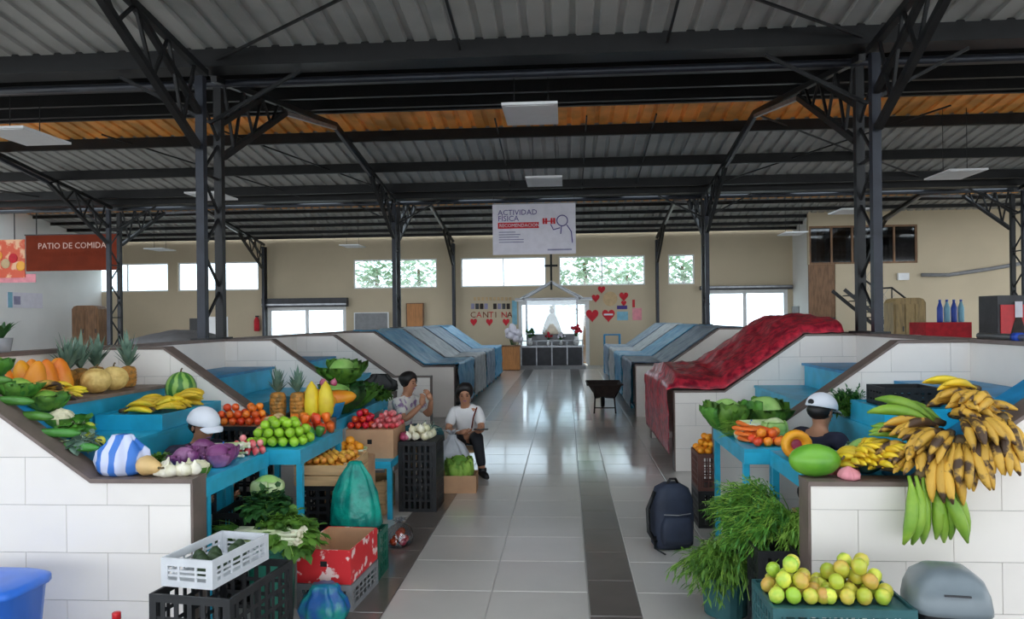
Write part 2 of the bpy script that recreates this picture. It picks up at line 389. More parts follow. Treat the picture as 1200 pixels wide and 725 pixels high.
def partition(side, k, tiles):
    y0 = YS[k]; y1 = y0 + WT
    w = MB(); prism_piece(w, side, 0, SB, 0, 9, y0, y1, True)
    root = struct(w.build('wall_%s_partition' % side, 'wall_stall' if not tiles else 'grout'))
    c = MB()
    for a, b in ((-.012, S1), (S1, S2), (S2, SB)):
        xa, xb = side_x(side, a), side_x(side, b); za, zb = prof(a), prof(b); t = .022
        q = [(xa, y0 - .012, za), (xb, y0 - .012, zb), (xb, y1 + .012, zb), (xa, y1 + .012, za), (xa, y0 - .012, za + t), (xb, y0 - .012, zb + t), (xb, y1 + .012, zb + t), (xa, y1 + .012, za + t)]
        if xb < xa: q = [q[1], q[0], q[3], q[2], q[5], q[4], q[7], q[6]]
        c.hexa(q)
    c.build('cap', 'cap', root)
    e = MB(); xa, xb = side_x(side, 0), side_x(side, -.012); e.box(xa, xb, y0 - .004, y1 + .004, 0, LOW); e.build('end_trim', 'cap', root)
    if tiles:
        tw, th = .45, .25; zt = LOW - .115 + th
        rows = [LOW - .115 + th * i for i in range(-4, 4)]
        for i, z in enumerate(rows):
            off = .0 if side == 'left' else .0
            off = -.225 if i % 2 else 0
            s = off
            while s < SB:
                a, b = max(s, 0) + .0015, min(s + tw, SB) - .0015
                z0, z1 = max(z, 0) + .0015, z + th - .0015
                if b - a > .02 and z1 - z0 > .02 and prof(b) > z0 + .015:
                    t = MB(); prism_piece(t, side, a, b, z0, z1, y0 - .007, y0, True)
                    if t.v: t.build('tile', 'tile_white', root)
                s += tw
    return root
for side in ('left', 'right'):
    for k in range(9): partition(side, k, k < 4)
# back walls behind the stalls, and the row of stalls that backs onto them
for side, sg in (('left', -1), ('right', 1)):
    xb = side_x(side, SB)
    w = struct(MB().box(xb, xb + sg * .14, YS[0], YS[-1] + WT, 0, HIGH).build('wall_%s_back' % side, 'wall_stall'))
    MB().box(xb - sg * .012, xb + sg * .152, YS[0] - .01, YS[-1] + WT + .01, HIGH, HIGH + .03).build('cap', 'cap', w)
    for k in range(9):
        q = MB()
        for a, b in ((0, S1), (S1, S2), (S2, SB)):
            xa, xc = xb + sg * (.14 + SB - a), xb + sg * (.14 + SB - b); y0, y1 = YS[k], YS[k] + WT; za, zb = prof(a), prof(b)
            c = [(xa, y0, 0), (xc, y0, 0), (xc, y1, 0), (xa, y1, 0), (xa, y0, za), (xc, y0, zb), (xc, y1, zb), (xa, y1, za)]
            if xc < xa: c = [c[1], c[0], c[3], c[2], c[5], c[4], c[7], c[6]]
            q.hexa(c)
        struct(q.build('wall_%s_outer_partition' % side, 'wall_stall'))

# ---- outer walls
def holed_wall(name, m, X0, X1, Z1, y0, y1, holes):
    xs = sorted({X0, X1, *[h[0] for h in holes], *[h[1] for h in holes]}); zs = sorted({0, Z1, *[h[2] for h in holes], *[h[3] for h in holes]})
    w = MB()
    for a, b in zip(xs, xs[1:]):
        run = None
        for c, d in zip(zs, zs[1:]):
            solid = not any(h[0] <= (a + b) / 2 <= h[1] and h[2] <= (c + d) / 2 <= h[3] for h in holes)
            if solid: run = (run[0], d) if run else (c, d)
            if (not solid or d == Z1) and run: w.box(a, b, y0, y1, *run); run = None
    return struct(w.build(name, m))
def ux(u, v=320, Y=YB): return at(u, v, Y).x
wz0, wz1 = 2.84, 3.9
win = [(ux(100), ux(197)), (ux(208), ux(303)), (ux(414), ux(512)), (ux(540), ux(640)), (ux(655), ux(756)), (ux(783), ux(814))]
holes = [(a, b, wz0, wz1) for a, b in win]
dL = (ux(313), ux(405), 0, 2.2); dR = (ux(823), ux(923), 0, 2.62); dC = (ux(607), ux(690), 0, 2.3)
holes += [dL, dR, dC]
holed_wall('wall_back', 'wall_cream', -17.5, 7.95, 5.3, YB, YB + .22, holes)
for i, (a, b) in enumerate(win):
    f = MB(); y0, y1 = YB + .05, YB + .11; t = .05
    f.box(a, b, y0, y1, wz0, wz0 + t); f.box(a, b, y0, y1, wz1 - t, wz1); f.box(a, a + t, y0, y1, wz0 + t, wz1 - t); f.box(b - t, b, y0, y1, wz0 + t, wz1 - t)
    w = struct(f.build('window_%d' % (i + 1), 'white_paint'))
    n = 2 if b - a > 2 else 1
    for j in range(1, n): x = a + (b - a) * j / n; MB().box(x - .02, x + .02, y0, y1, wz0 + t, wz1 - t).build('mullion', 'white_paint', w)
    for j in range(n):
        x0 = a + (b - a) * j / n + (.02 if j else t); x1 = a + (b - a) * (j + 1) / n - (.02 if j < n - 1 else t)
        MB().box(x0, x1, YB + .075, YB + .082, wz0 + t, wz1 - t).build('pane', 'glass', w)
struct(MB().box(-17.5, -17.25, 19, YB, 0, 5.6).build('wall_left', 'wall_white'))
struct(MB().box(20.1, 20.3, 23, YB, 0, 5.6).build('wall_right', 'wall_white'))
# office block standing in the far corner
OY = 25.3; OX = 7.94
ow = (at(948, 262, OY).x, at(1075, 262, OY).x, at(1000, 309, OY).z, at(1000, 264, OY).z)
od = (at(948, 320, OY).x, at(979, 320, OY).x, 0, ow[2] - .001)
holed_wall('wall_office', 'wall_cream', OX, 20.1, 5.2, OY, OY + .18, [ow, od])
struct(MB().box(OX, OX + .18, OY + .18, YB, 0, 5.2).build('wall_office_side', 'wall_white'))
w = MB(); t = .06
w.box(ow[0], ow[1], OY + .02, OY + .12, ow[2], ow[2] + t).box(ow[0], ow[1], OY + .02, OY + .12, ow[3] - t, ow[3])
w.box(ow[0], ow[0] + t, OY + .02, OY + .12, ow[2] + t, ow[3] - t).box(ow[1] - t, ow[1], OY + .02, OY + .12, ow[2] + t, ow[3] - t)
w = struct(w.build('window_7', 'wood_brown'))
n = 5
for j in range(n):
    x0 = ow[0] + t + (ow[1] - ow[0] - 2 * t) * j / n; x1 = ow[0] + t + (ow[1] - ow[0] - 2 * t) * (j + 1) / n
    if j: MB().box(x0 - .03, x0 + .03, OY + .02, OY + .12, ow[2] + t, ow[3] - t).build('mullion', 'wood_brown', w)
    MB().box(x0 + (.03 if j else 0), x1 - (.03 if j < n - 1 else 0), OY + .06, OY + .07, ow[2] + t, ow[3] - t).build('pane', 'glass_dark', w)
for j, mm in ((0, 'paper_tan'), (1, 'paper_tan'), (3, 'mid_grey'), (4, 'paper_white')):
    x0 = ow[0] + (ow[1] - ow[0]) * j / 5 + .08; zc = ow[2] + (.05 if j != 4 else .0)
    MB().sheet(lambda a, b: (x0 + a * .5, OY + .3 + .03 * math.sin(a * 25), zc + b * (ow[3] - zc) * (.95 if j != 4 else .55)), 16, 1, 0).build('curtain', mm, w)
struct(MB().box(OX + .2, 20, OY + 1.6, OY + 1.7, 0, 5.2).build('wall_office_back', 'wall_white'))
d = struct(MB().box(od[0], od[1], OY + .03, OY + .1, 1.62, od[3]).build('door_4', 'wood_brown'))
MB().box(od[0], od[1], OY + .04, OY + .09, 1.5, 1.62).build('transom', 'dark_grey', d)
MB().box(od[0], od[0] + .06, OY + .04, OY + .09, 0, 1.5).box(od[1] - .06, od[1], OY + .04, OY + .09, 0, 1.5).build('door_frame', 'wood_brown', d)
MB().box(od[0] + .06, od[1] - .06, OY + .06, OY + .07, 0, 1.5).build('pane', 'glass_dark', d)
# doors in the back wall
def shutter_door(n, h, leafs, box_h, mbox):
    a, b, _, z1 = h
    f = MB(); f.box(a, a + .07, YB + .02, YB + .12, 0, z1).box(b - .07, b, YB + .02, YB + .12, 0, z1).box(a + .07, b - .07, YB + .02, YB + .12, z1 - .07, z1)
    r = struct(f.build('door_%d' % n, 'white_paint'))
    s = MB(); s.box(a - .1, b + .1, YB - .3, YB - .003, z1 + .0, z1 + box_h); s.build('shutter_box', mbox, r)
    MB().box(a - .1, b + .1, YB - .32, YB - .3, z1 + .06, z1 + .12).build('shutter_rail', 'steel_galv', r)
    for i in range(leafs):
        x0 = a + .07 + (b - a - .14) * i / leafs; x1 = a + .07 + (b - a - .14) * (i + 1) / leafs
        MB().box(x0 + .06, x1 - .06, YB + .06, YB + .068, .12, z1 - .13).build('pane', 'glass', r)
        MB().box(x0, x0 + .06, YB + .04, YB + .09, .05, z1 - .07).box(x1 - .06, x1, YB + .04, YB + .09, .05, z1 - .07).box(x0 + .06, x1 - .06, YB + .04, YB + .09, z1 - .13, z1 - .07).build('door_leaf', 'white_paint', r)
    return r
shutter_door(1, dL, 2, .32, 'dark_grey')
shutter_door(2, dR, 2, .14, 'dark_grey')
shutter_door(3, dC, 2, .08, 'white_paint')

# ---- roof: gables with valleys on the column lines
VAL, RID, VZ, RZ = [-1.1, 8.4, 17.9, 27.4], [3.65, 13.15, 22.65], 4.6, 5.26
SL = (RZ - VZ) / 4.75
def roof_z(y):
    t = (y + 1.1) % 9.5
    return VZ + SL * min(t, 9.5 - t)
def sheet_mesh(L, dz, m):                            # one metre of ribbed sheet, running along +Y
    P = []
    for r in range(4):
        x = r * .25
        P += [(x, 0), (x + .15, 0), (x + .17, .032), (x + .23, .032)]
    P.append((1.0, 0)); q = MB()
    for x, z in P: q.v += [(x, 0, z), (x, L, z + dz)]
    for i in range(len(P) - 1): q.f.append((2 * i, 2 * i + 2, 2 * i + 3, 2 * i + 1))
    o = len(q.v)
    for x, z in P: q.v += [(x, 0, z + .004), (x, L, z + .004 + dz)]
    for i in range(len(P) - 1): q.f.append((o + 2 * i + 1, o + 2 * i + 3, o + 2 * i + 2, o + 2 * i))
    return q.mesh('roof_sheet', m)
A = .95
sh_up = sheet_mesh(4.75, SL * 4.75, 'roof_sheet'); sh_dn = sheet_mesh(4.75 - A, -SL * (4.75 - A), 'roof_sheet'); sh_sky = sheet_mesh(4.75, SL * 4.75, 'added_skylight'); sh_am = sheet_mesh(A, -SL * A, 'roof_amber')
ceiling = struct(MB().box(-17.5, 20.3, 27.38, 27.72, 4.78, 4.84).build('ceiling', 'steel_galv'))
UPZ = .1
for i in range(38):
    x = -17.6 + i
    for g in range(3):
        if g == 0: continue
        if g == 2 and i % 2: link('added_skylight_sheet', sh_sky, ceiling, (x, VAL[g], VZ + UPZ))  # clear panels hidden from view, added to brighten the far aisle floor
        else: link('roof_sheet', sh_up, ceiling, (x, VAL[g], VZ + UPZ))
        link('roof_sheet', sh_am, ceiling, (x, RID[g], RZ + UPZ)); link('roof_sheet', sh_dn, ceiling, (x, RID[g] + A, RZ + UPZ - SL * A))
    link('roof_sheet', sh_dn, ceiling, (x, RID[0] + A, RZ + UPZ - SL * A))
stuff_up = MB()
for i in range(38):                                  # over the entrance every other sheet is clear polycarbonate, added to light the stalls
    q = MB().add([(-17.6 + i, -1.1, VZ + UPZ), (-16.6 + i, -1.1, VZ + UPZ), (-16.6 + i, 3.65, RZ + UPZ), (-17.6 + i, 3.65, RZ + UPZ)], [(0, 1, 2, 3)])
    q.build('added_skylight_sheet' if i % 2 else 'roof_sheet', 'added_skylight' if i % 2 else 'roof_sheet', ceiling)
stuff_up.add([(-17.6, -5.85, RZ + UPZ), (20.4, -5.85, RZ + UPZ), (20.4, -1.1, VZ + UPZ), (-17.6, -1.1, VZ + UPZ)], [(0, 1, 2, 3)])
stuff_up.add([(-17.6, -10.6, VZ + UPZ), (20.4, -10.6, VZ + UPZ), (20.4, -5.85, RZ + UPZ), (-17.6, -5.85, RZ + UPZ)], [(0, 1, 2, 3)])
stuff_up.add([(-17.6, 3.65, RZ + UPZ), (20.4, 3.65, RZ + UPZ), (20.4, 3.65 + A, RZ + UPZ - SL * A), (-17.6, 3.65 + A, RZ + UPZ - SL * A)], [(0, 1, 2, 3)])
stuff_up.build('roof_deck', 'roof_sheet', ceiling)
X0, X1 = -17.2, 20.05
def purlin(y, h=.19, w=.07, m='steel_black'):
    if y > 22 or 12 < y < 13.5: h = .1
    z = roof_z(y) + UPZ - .004
    q = MB(); q.box(X0, X1, y - .004, y + .004, z - h, z); q.box(X0, X1, y, y + w, z - .01, z); q.box(X0, X1, y, y + w, z - h, z - h + .012)
    return struct(q.build('beam_purlin', m))
for y in (5.0, 6.3, 9.35, 10.45, 11.55, 12.65, 14.1, 15.83, 17.2, 18.8, 19.9, 21, 22.1, 22.9, 23.75, 24.6, 25.45, 26.3, 27.0): purlin(y)
for y in (8.4, 17.9):                                # valley gutters, with a bright pipe beside them
    z = VZ + UPZ
    struct(MB().box(X0, X1, y - .16, y - .13, z - .17, z + .04).box(X0, X1, y + .13, y + .16, z - .17, z + .04).box(X0, X1, y - .13, y + .13, z - .17, z - .15).build('beam_gutter', 'steel_black'))
    struct(MB().tube([(X0, y + .36, z - .2), (X1, y + .36, z - .2)], .045, 10).build('trim_pipe', 'steel_blue', smooth=True))
# columns: two legs laced together, branching into trusses along each column line
CX = [-10.9, -3.975, 3.21, 10.1]
LEG = .22
for cx in CX:
    for y in (8.4, 17.9, 27.2):
        inner = abs(cx) < 5; zb = (HIGH + .03 if inner and y < 23 else 0); zt = 4.1; ly = LEG if y < 27 else .1
        r = struct(link('column_lattice', None, None, (cx, y, 0)))
        for s, mm in ((-1, 'steel_blue'), (1, 'steel_black')):
            MB().box(-.045, .045, s * ly - .045, s * ly + .045, zb, zt + .3).build('leg', mm, r)
        l = MB(); z = zb + .15; k = 1
        while z < zt - .2:
            l.bar((0, -ly * k, z), (0, ly * k, z + .42), .025); z += .42; k = -k
            if int(z * 10) % 3 == 0: l.bar((0, -ly, z), (0, ly, z), .025)
        l.build('lacing', 'steel_black', r)
        MB().box(-.1, .1, -ly - .09, ly + .09, zb, zb + .02).build('base_plate', 'steel_black', r)
        q = MB()
        for sx in (-1, 1): q.bar((0, 0, zt - .15), (sx * 1.05, 0, VZ - .1), .035)
        if y < 27: q.build('brace', 'steel_black', r)
def truss(cx, yv, sgn, mlow):                         # from the column at yv up to the ridge at yv + sgn*4.75
    P = lambda t: yv + sgn * t
    r = struct(link('beam_truss', None, None, (cx, 0, 0)))
    topz = lambda t: VZ + SL * t + UPZ - .24
    low = [(.3, 3.62), (2.35, 4.68), (4.75, RZ - .18)]
    def lz(t):
        for (a, za), (b, zb) in zip(low, low[1:]):
            if t <= b: return za + (zb - za) * (t - a) / (b - a)
    MB().bar((0, P(.1), topz(.1)), (0, P(4.75), topz(4.75)), .07, .07).build('top_chord', 'steel_black', r)
    MB().bar((0, P(low[0][0]), low[0][1]), (0, P(low[1][0]), low[1][1]), .07, .07).build('knee_brace', 'steel_black', r)
    MB().bar((0, P(low[1][0]), low[1][1]), (0, P(4.75), topz(4.75) - .06), .06, .06).build('bottom_chord', mlow, r)
    MB().bar((0, P(.26), 4.0), (0, P(1.55), topz(1.55)), .06, .06).build('inner_brace', 'steel_black', r)
    w = MB(); ts = [.35, .62, .9, 1.2, 1.5, 1.8, 2.1, 2.35]
    for i, (a, b) in enumerate(zip(ts, ts[1:])):
        za = topz(a) if i % 2 == 0 else lz(a); zb = lz(b) if i % 2 == 0 else topz(b)
        w.bar((0, P(a), za), (0, P(b), zb), .03)
    w.build('web', 'steel_black', r)
for cx in CX:
    truss(cx, 8.4, -1, 'steel_galv'); truss(cx, 8.4, 1, 'steel_galv'); truss(cx, 17.9, -1, 'steel_blue'); truss(cx, 17.9, 1, 'steel_galv'); truss(cx, 27.3, -1, 'steel_galv')
# bracing rods under the sheets
for (xa, ya, xb, yb) in ((-3.9, 5.0, -7.2, 8.2), (3.2, 8.3, .2, 6.4), (-3.9, 8.3, -.6, 6.2), (-8.5, 13.6, -6.2, 17.6), (-6.2, 13.6, -3.9, 17.6), (3.2, 17.6, 6.5, 13.4), (-1.2, 13.4, -1.2, 17.5), (1.6, 13.4, 1.6, 17.5), (.4, 13.4, .4, 17.5), (-1.1, 5.2, -1.1, 8.2), (1.1, 5.2, 1.1, 8.2), (-7.6, 5.2, -7.6, 8.2), (3.4, 13.6, 8.0, 17.5), (-16, 13.6, -12, 17.5)):
    struct(MB().bar((xa, ya, roof_z(ya) - .02), (xb, yb, roof_z(yb) - .02), .025).build('beam_tie_rod', 'steel_black'))

# ================================================================== STALL FURNITURE
def bay(k): return YS[k] + WT + .03, YS[k + 1] - .03
def stand(side, k, label, top='blue_dark'):
    y0, y1 = bay(k); x = lambda s: side_x(side, s)
    if k == 0: y0 = 4.3
    r = thing('display_stand', label, 'display stand', (0, 0, 0))
    MB().box(x(1.36), x(1.93), y0, y1, 1.165, 1.19).build('top_shelf', top, r)
    MB().box(x(.85), x(1.385), y0, y1, .925, .95).build('middle_shelf', 'blue_paint', r)
    MB().box(x(1.39), x(1.41), y0, y1, .8, 1.165).build('riser', 'blue_paint', r)
    MB().box(x(.86), x(.88), y0, y1, .78, .925).build('apron', 'blue_paint', r)
    for s in (.9, 1.88):
        for y in (y0 + .05, y1 - .05): MB().box(x(s - .025), x(s + .025), y - .025, y + .025, 0, .925 if s < 1 else 1.165).build('leg', 'blue_paint', r)
    return r
stand('left', 0, 'turquoise stepped stand with brown top board, stacked with papayas and pineapples', 'board_brown')
stand('right', 0, 'turquoise stepped stand behind the overripe plantain heap')
stand('left', 1, 'turquoise stepped stand behind the two pineapples and yellow papayas')
stand('right', 1, 'turquoise stepped stand behind the grey stall wall beside the white cap')
stand('left', 2, 'turquoise stepped stand behind the leafy greens and broad green cabbages')
def table(label, x0, x1, y0, y1, z, ap=.1, name='market_table'):
    r = thing(name, label, 'table', ((x0 + x1) / 2, (y0 + y1) / 2, 0)); w, d = abs(x1 - x0) / 2, (y1 - y0) / 2
    MB().box(-w, w, -d, d, z - .025, z).build('tabletop', 'blue_paint', r)
    a = MB(); a.box(-w, w, -d, -d + .02, z - ap, z - .025).box(-w, w, d - .02, d, z - ap, z - .025).box(-w, -w + .02, -d + .02, d - .02, z - ap, z - .025).box(w - .02, w, -d + .02, d - .02, z - ap, z - .025); a.build('apron', 'blue_paint', r)
    for sx in (-1, 1):
        for sy in (-1, 1): MB().box(sx * (w - .02) - .02, sx * (w - .02) + .02, sy * (d - .045) - .02, sy * (d - .045) + .02, 0, z - ap + .001).build('leg', 'blue_paint', r)
    return r
TZ = .85
table('turquoise table by the partition cap, topped with purple cabbages and radishes', -2.3, -1.97, 4.06, 4.96, TZ)
table('turquoise table topped with green apples and mixed peppers', -2.3, -1.77, 5.0, 5.96, TZ)
table('turquoise table topped with lettuces, leeks and carrots', 1.14, 1.6, 5.05, 6.1, TZ)
table('turquoise table under the cut squash, behind the big plain watermelon', 1.29, 1.72, 4.06, 5.0, TZ)
table('low turquoise bench carrying the carton of tomatoes', -1.95, -1.5, 6.45, 7.3, .5, .06, 'low_bench')
# blue trays standing on the middle shelves
def tray(label, x0, x1, y0, y1, z0, h, m='blue_paint', name='produce_tray', lid=True):
    r = thing(name, label, 'tray', ((x0 + x1) / 2, (y0 + y1) / 2, z0)); w, d = abs(x1 - x0) / 2, (y1 - y0) / 2
    s = MB(); s.box(-w, w, -d, -d + .015, 0, h).box(-w, w, d - .015, d, 0, h).box(-w, -w + .015, -d + .015, d - .015, 0, h).box(w - .015, w, -d + .015, d - .015, 0, h); s.build('side_walls', m, r)
    MB().box(-w + .015, w - .015, -d + .015, d - .015, 0 if not lid else h - .03, .015 if not lid else h - .012).build('tray_floor', m, r)
    return r
tray('turquoise tray holding banana hands and a striped watermelon', -3.32, -2.83, 5.2, 6.12, .951, .11)
tray('turquoise tray under the black crate beside hanging feathery greens', 2.06, 2.56, 5.15, 5.75, .951, .14)
# sloping boards along the inner side of the front partitions
def sloped_board(side, label, y0, y1, s0=.5, s1=1.36):
    z = lambda s: prof(s) - .01
    q = MB(); xa, xb = side_x(side, s0), side_x(side, s1)
    c = [(xa, y0, z(s0) - .02), (xb, y0, z(s1) - .02), (xb, y1, z(s1) - .02), (xa, y1, z(s0) - .02), (xa, y0, z(s0)), (xb, y0, z(s1)), (xb, y1, z(s1)), (xa, y1, z(s0))]
    if xb < xa: c = [c[1], c[0], c[3], c[2], c[5], c[4], c[7], c[6]]
    q.hexa(c); r = q.build('sloping_board', 'blue_dark'); tag(r, label, 'board')
    for s in (s0 + .03, s1 - .03):
        for y in (y0 + .03, y1 - .03): MB().box(side_x(side, s) - .015, side_x(side, s) + .015, y - .015, y + .015, 0, z(s) - .03).build('strut', 'blue_paint', r)
sloped_board('left', 'sloping blue board carrying greens and a cauliflower beside the partition', 4.03, 4.27)
sloped_board('right', 'sloping blue board under the green and overripe plantains', 4.03, 4.27)

# sheets drawn over the closed stalls
def drape(side, y0, y1, m, label, group=None, bulge=.04, drop=.72, name='stall_cover', seed=0):
    path = [(-.05, LOW + .05 - drop), (-.05, LOW + .06), (.02, LOW + .07), (S1, LOW + .06), (S2, HIGH + .06), (SB - .12, HIGH + .06)]
    ln = [0]
    for (a, b), (c, d) in zip(path, path[1:]): ln.append(ln[-1] + math.hypot(c - a, d - b))
    def fn(a, b):
        t = a * ln[-1]; i = max(j for j in range(len(ln) - 1) if ln[j] <= t + 1e-9); f = (t - ln[i]) / (ln[i + 1] - ln[i])
        s = path[i][0] + (path[i + 1][0] - path[i][0]) * f; z = path[i][1] + (path[i + 1][1] - path[i][1]) * f
        n = noise.noise(Vector((s * 4 + seed, b * 5, z * 3))) + .5 * noise.noise(Vector((s * 11 + seed, b * 12, z * 8)))
        if bulge > .1: n = n * .8 + 1.2 * (.5 - abs(noise.noise(Vector((s * 3 + b * 2.5, b * 3 - s * 2, 4.2))))) - .3
        y = y0 + (y1 - y0) * b; env = math.sin(PI * b)
        if i == 0: return (side_x(side, s - .03 * n - .02), y, z + (.05 * n if a < .02 else 0))
        return (side_x(side, s), y, z + (bulge * env ** .5 if i > 1 else .25 * bulge * env) + (.022 if bulge < .1 else .045) * n * (.4 + env) + .01 - (.03 if b in (0, 1) else 0))
    q = MB().sheet(fn, 72, 34, .006); o = q.build(name, m, smooth=True)
    return tag(o, label, 'tarpaulin', group)
drape('right', YS[2] + .02, YS[3] + .17, 'tarp_red', 'bulging dark red tarpaulin covering a closed stall', bulge=.16, drop=.72, seed=3)
cv = [('tarp_blue', 'bright blue'), ('tarp_grey', 'pale grey'), ('tarp_slate', 'slate blue'), ('tarp_blue', 'faded light blue')]
place = {'left': ['first past the seated people', 'second past the seated people', 'third past the seated people', 'last before the wooden chest'], 'right': ['first past the red tarpaulin', 'second past the red tarpaulin', 'third past the red tarpaulin', 'last before the blue tube frame']}
for side in ('left', 'right'):
    for i, k in enumerate((4, 5, 6, 7)):
        mm, lb = cv[i] if side == 'left' else [('tarp_slate', 'slate blue'), ('tarp_blue', 'light blue'), ('tarp_grey', 'pale grey'), ('tarp_slate', 'dull blue grey')][i]
        drape(side, YS[k] + WT + .02, YS[k + 1] - .02, mm, lb + ' plastic sheet over a closed stall, ' + place[side][i], 'sheeted stalls along the aisle', bulge=-.06, drop=.8, seed=k * 3 + (side == 'left'))
        x = side_x(side, .03)
        r = thing('stall_gate', 'blue steel frame under the ' + lb + ' plastic sheet, ' + place[side][i], 'gate', (x, 0, 0))
        y0, y1 = YS[k] + WT + .03, YS[k + 1] - .03
        for y in (y0 + .03, (y0 + y1) / 2, y1 - .03): MB().box(-.02, .02, y - .02, y + .02, 0, .82).build('post', 'blue_paint', r)
        MB().box(-.02, .02, y0, y1, .82, .86).build('rail', 'blue_paint', r)
        MB().box(-.02, .02, y0, y1, .08, .11).build('rail', 'blue_paint', r)

# ------------------------------------------------------------------ crates, boxes and bags
def crate(name, label, L, W, H, m, loc, rotz=0, group=None, nx=7, ny=5, nz=4, cat='crate', solid_rim=True):
    r = thing(name, label, cat, loc, rotz, group); a, b = L / 2, W / 2; t = .012; hb = .011 if m == 'plastic_black' else .006
    MB().box(-a + t, a - t, -b + t, b - t, .005, .02).build('base', m, r)
    for z0, z1, nm in ((H - .035, H, 'rim'), (0, .03, 'bottom_rim')):
        rim = MB(); rim.box(-a, a, -b, -b + t, z0, z1).box(-a, a, b - t, b, z0, z1).box(-a, -a + t, -b + t, b - t, z0, z1).box(a - t, a, -b + t, b - t, z0, z1); rim.build(nm, m, r)
    for sx in (-1, 1):
        for sy in (-1, 1): MB().box(sx * a, sx * (a - .035), sy * b, sy * (b - t), .03, H - .035).box(sx * a, sx * (a - t), sy * (b - t), sy * (b - .035), .03, H - .035).build('corner_post', m, r)
    for sy in (-1, 1):
        p = MB(); y0, y1 = sorted((sy * (b - .002), sy * (b - .008)))
        for i in range(1, nx): x = -a + L * i / nx; p.box(x - hb, x + hb, y0, y1, .03, H - .035)
        for i in range(1, nz): z = .03 + (H - .065) * i / nz; p.box(-a + .035, a - .035, y0 + .001, y1 - .001, z - hb * .85, z + hb * .85)
        p.build('side_panel', m, r)
    for sx in (-1, 1):
        p = MB(); x0, x1 = sorted((sx * (a - .002), sx * (a - .008)))
        for i in range(1, ny): y = -b + W * i / ny; p.box(x0, x1, y - hb, y + hb, .03, H - .035)
        for i in range(1, nz): z = .03 + (H - .065) * i / nz; p.box(x0 + .001, x1 - .001, -b + .035, b - .035, z - hb * .85, z + hb * .85)
        p.build('end_panel', m, r)
    return r
def carton(name, label, L, W, H, m, loc, rotz=0, group=None, flaps=(0, 0, 0, 0), inner='carton_dark', t=.008, hole=True):
    r = thing(name, label, 'box', loc, rotz, group); a, b = L / 2, W / 2
    for nm, q in (('front_wall', (-a, a, -b, -b + t)), ('rear_wall', (-a, a, b - t, b)), ('end_wall', (-a, -a + t, -b + t, b - t)), ('end_wall', (a - t, a, -b + t, b - t))):
        o = MB().box(*q, 0, H).build(nm, m, r)
        if hole and nm == 'rear_wall': MB().box(-.04, .04, b - t - .002, b - t - .0005, H * .55, H * .7).build('hand_hole', 'black', o)
        if hole and nm == 'front_wall': MB().box(-.02, .02, -b - .0015, -b - .0002, H * .5, H * .66).build('hand_hole', 'black', o)
    MB().box(-a + t, a - t, -b + t, b - t, 0, t).build('base', inner, r)
    if m == 'carton_red':
        for q in ((-a + t, a - t, -b + t, -b + t + .003), (-a + t, a - t, b - t - .003, b - t - .0025), (-a + t, -a + t + .003, -b + t + .004, b - t - .004), (a - t - .003, a - t, -b + t + .004, b - t - .004)): MB().box(*q, t, H - .001).build('inner_lining', 'carton', r)
    return r
def bag(name, label, m, loc, rx, ry, h, rotz=0, knot=True, seed=1, group=None, top=.25, cat='bag', mk=None, cone=False):
    r = thing(name, label, cat, loc, rotz, group); q = MB()
    pr = [(.05, 0), (.8, .005), (.98, .12), (1.0, .35), (.88, .6), (.6, .8), (top, .92), (top * .8, 1.0)]
    if cone: pr = [(.05, 0), (.85, .01), (1, .1), (.97, .3), (.82, .55), (.58, .78), (.34, .93), (.22, 1)]
    q.lathe([(x, z) for x, z in pr], 52)
    for i, p in enumerate(q.v):
        n = noise.noise(Vector((p[0] * 3 + seed, p[1] * 3, p[2] * 4))) * .16; fold = (.10 * math.sin(math.atan2(p[1], p[0]) * 8 + seed) + .05 * math.sin(math.atan2(p[1], p[0]) * 13 + seed * 2)) * (p[2]) ** .7
        k = 1 + (n + fold) * (1 if p[2] > .01 else 0); q.v[i] = (p[0] * rx * k, p[1] * ry * k, p[2] * h)
    q.build('sack', m, r, smooth=True)
    if knot:
        c = MB()
        for i in range(7):
            t = i * 2 * PI / 7 + seed; c.tube([(0, 0, h * .97), (math.cos(t) * rx * .25, math.sin(t) * ry * .25, h * 1.08), (math.cos(t) * rx * .5, math.sin(t) * ry * .5, h * 1.1)], [.012, .02, .006], 5, squash=.4)
        c.build('gathered_top', mk or m, r, smooth=True)
    return r
# left of the aisle, by the front partition
crate('plastic_crate', 'white plastic crate with a few avocados, on the black crate', .46, .27, .13, 'plastic_white', (-1.69, 3.60, .502), math.radians(80), nx=6, ny=3, nz=3)
crate('plastic_crate', 'black plastic crate under the white plastic crate', .56, .4, .5, 'plastic_black', (-1.63, 3.55, 0), math.radians(82), nx=9, ny=6, nz=6)
bucket = thing('bucket', 'dark green bucket under the scallion bundle', 'bucket', (-1.70, 4.31, 0))
MB().lathe([(.10, 0), (.115, .005), (.135, .40), (.145, .41), (.145, .43), (.125, .43), (.11, .03), (.02, .02)], 20).build('bucket_body', 'plastic_green', bucket, smooth=False)
crate('plastic_crate', 'black plastic crate inside the stall foot under scallions and cabbage', .4, .34, .56, 'plastic_black', (-1.95, 4.67, 0), PI / 2, nx=9, ny=6, nz=5)
carton('carton_box', 'open red cardboard box printed with white flowers', .33, .5, .2, 'carton_red', (-1.42, 4.68, .16), math.radians(-4), inner='carton_dark')
crate('plastic_crate', 'grey plastic crate under the red flowered box', .34, .5, .155, 'mid_grey', (-1.42, 4.68, 0), math.radians(-4), nx=6, ny=7, nz=3)
bag('plastic_bag', 'shiny blue and green plastic bag on the floor beside the red box', 'bag_blue', (-1.39, 4.29, 0), .14, .11, .21, seed=5, top=.6, knot=False)
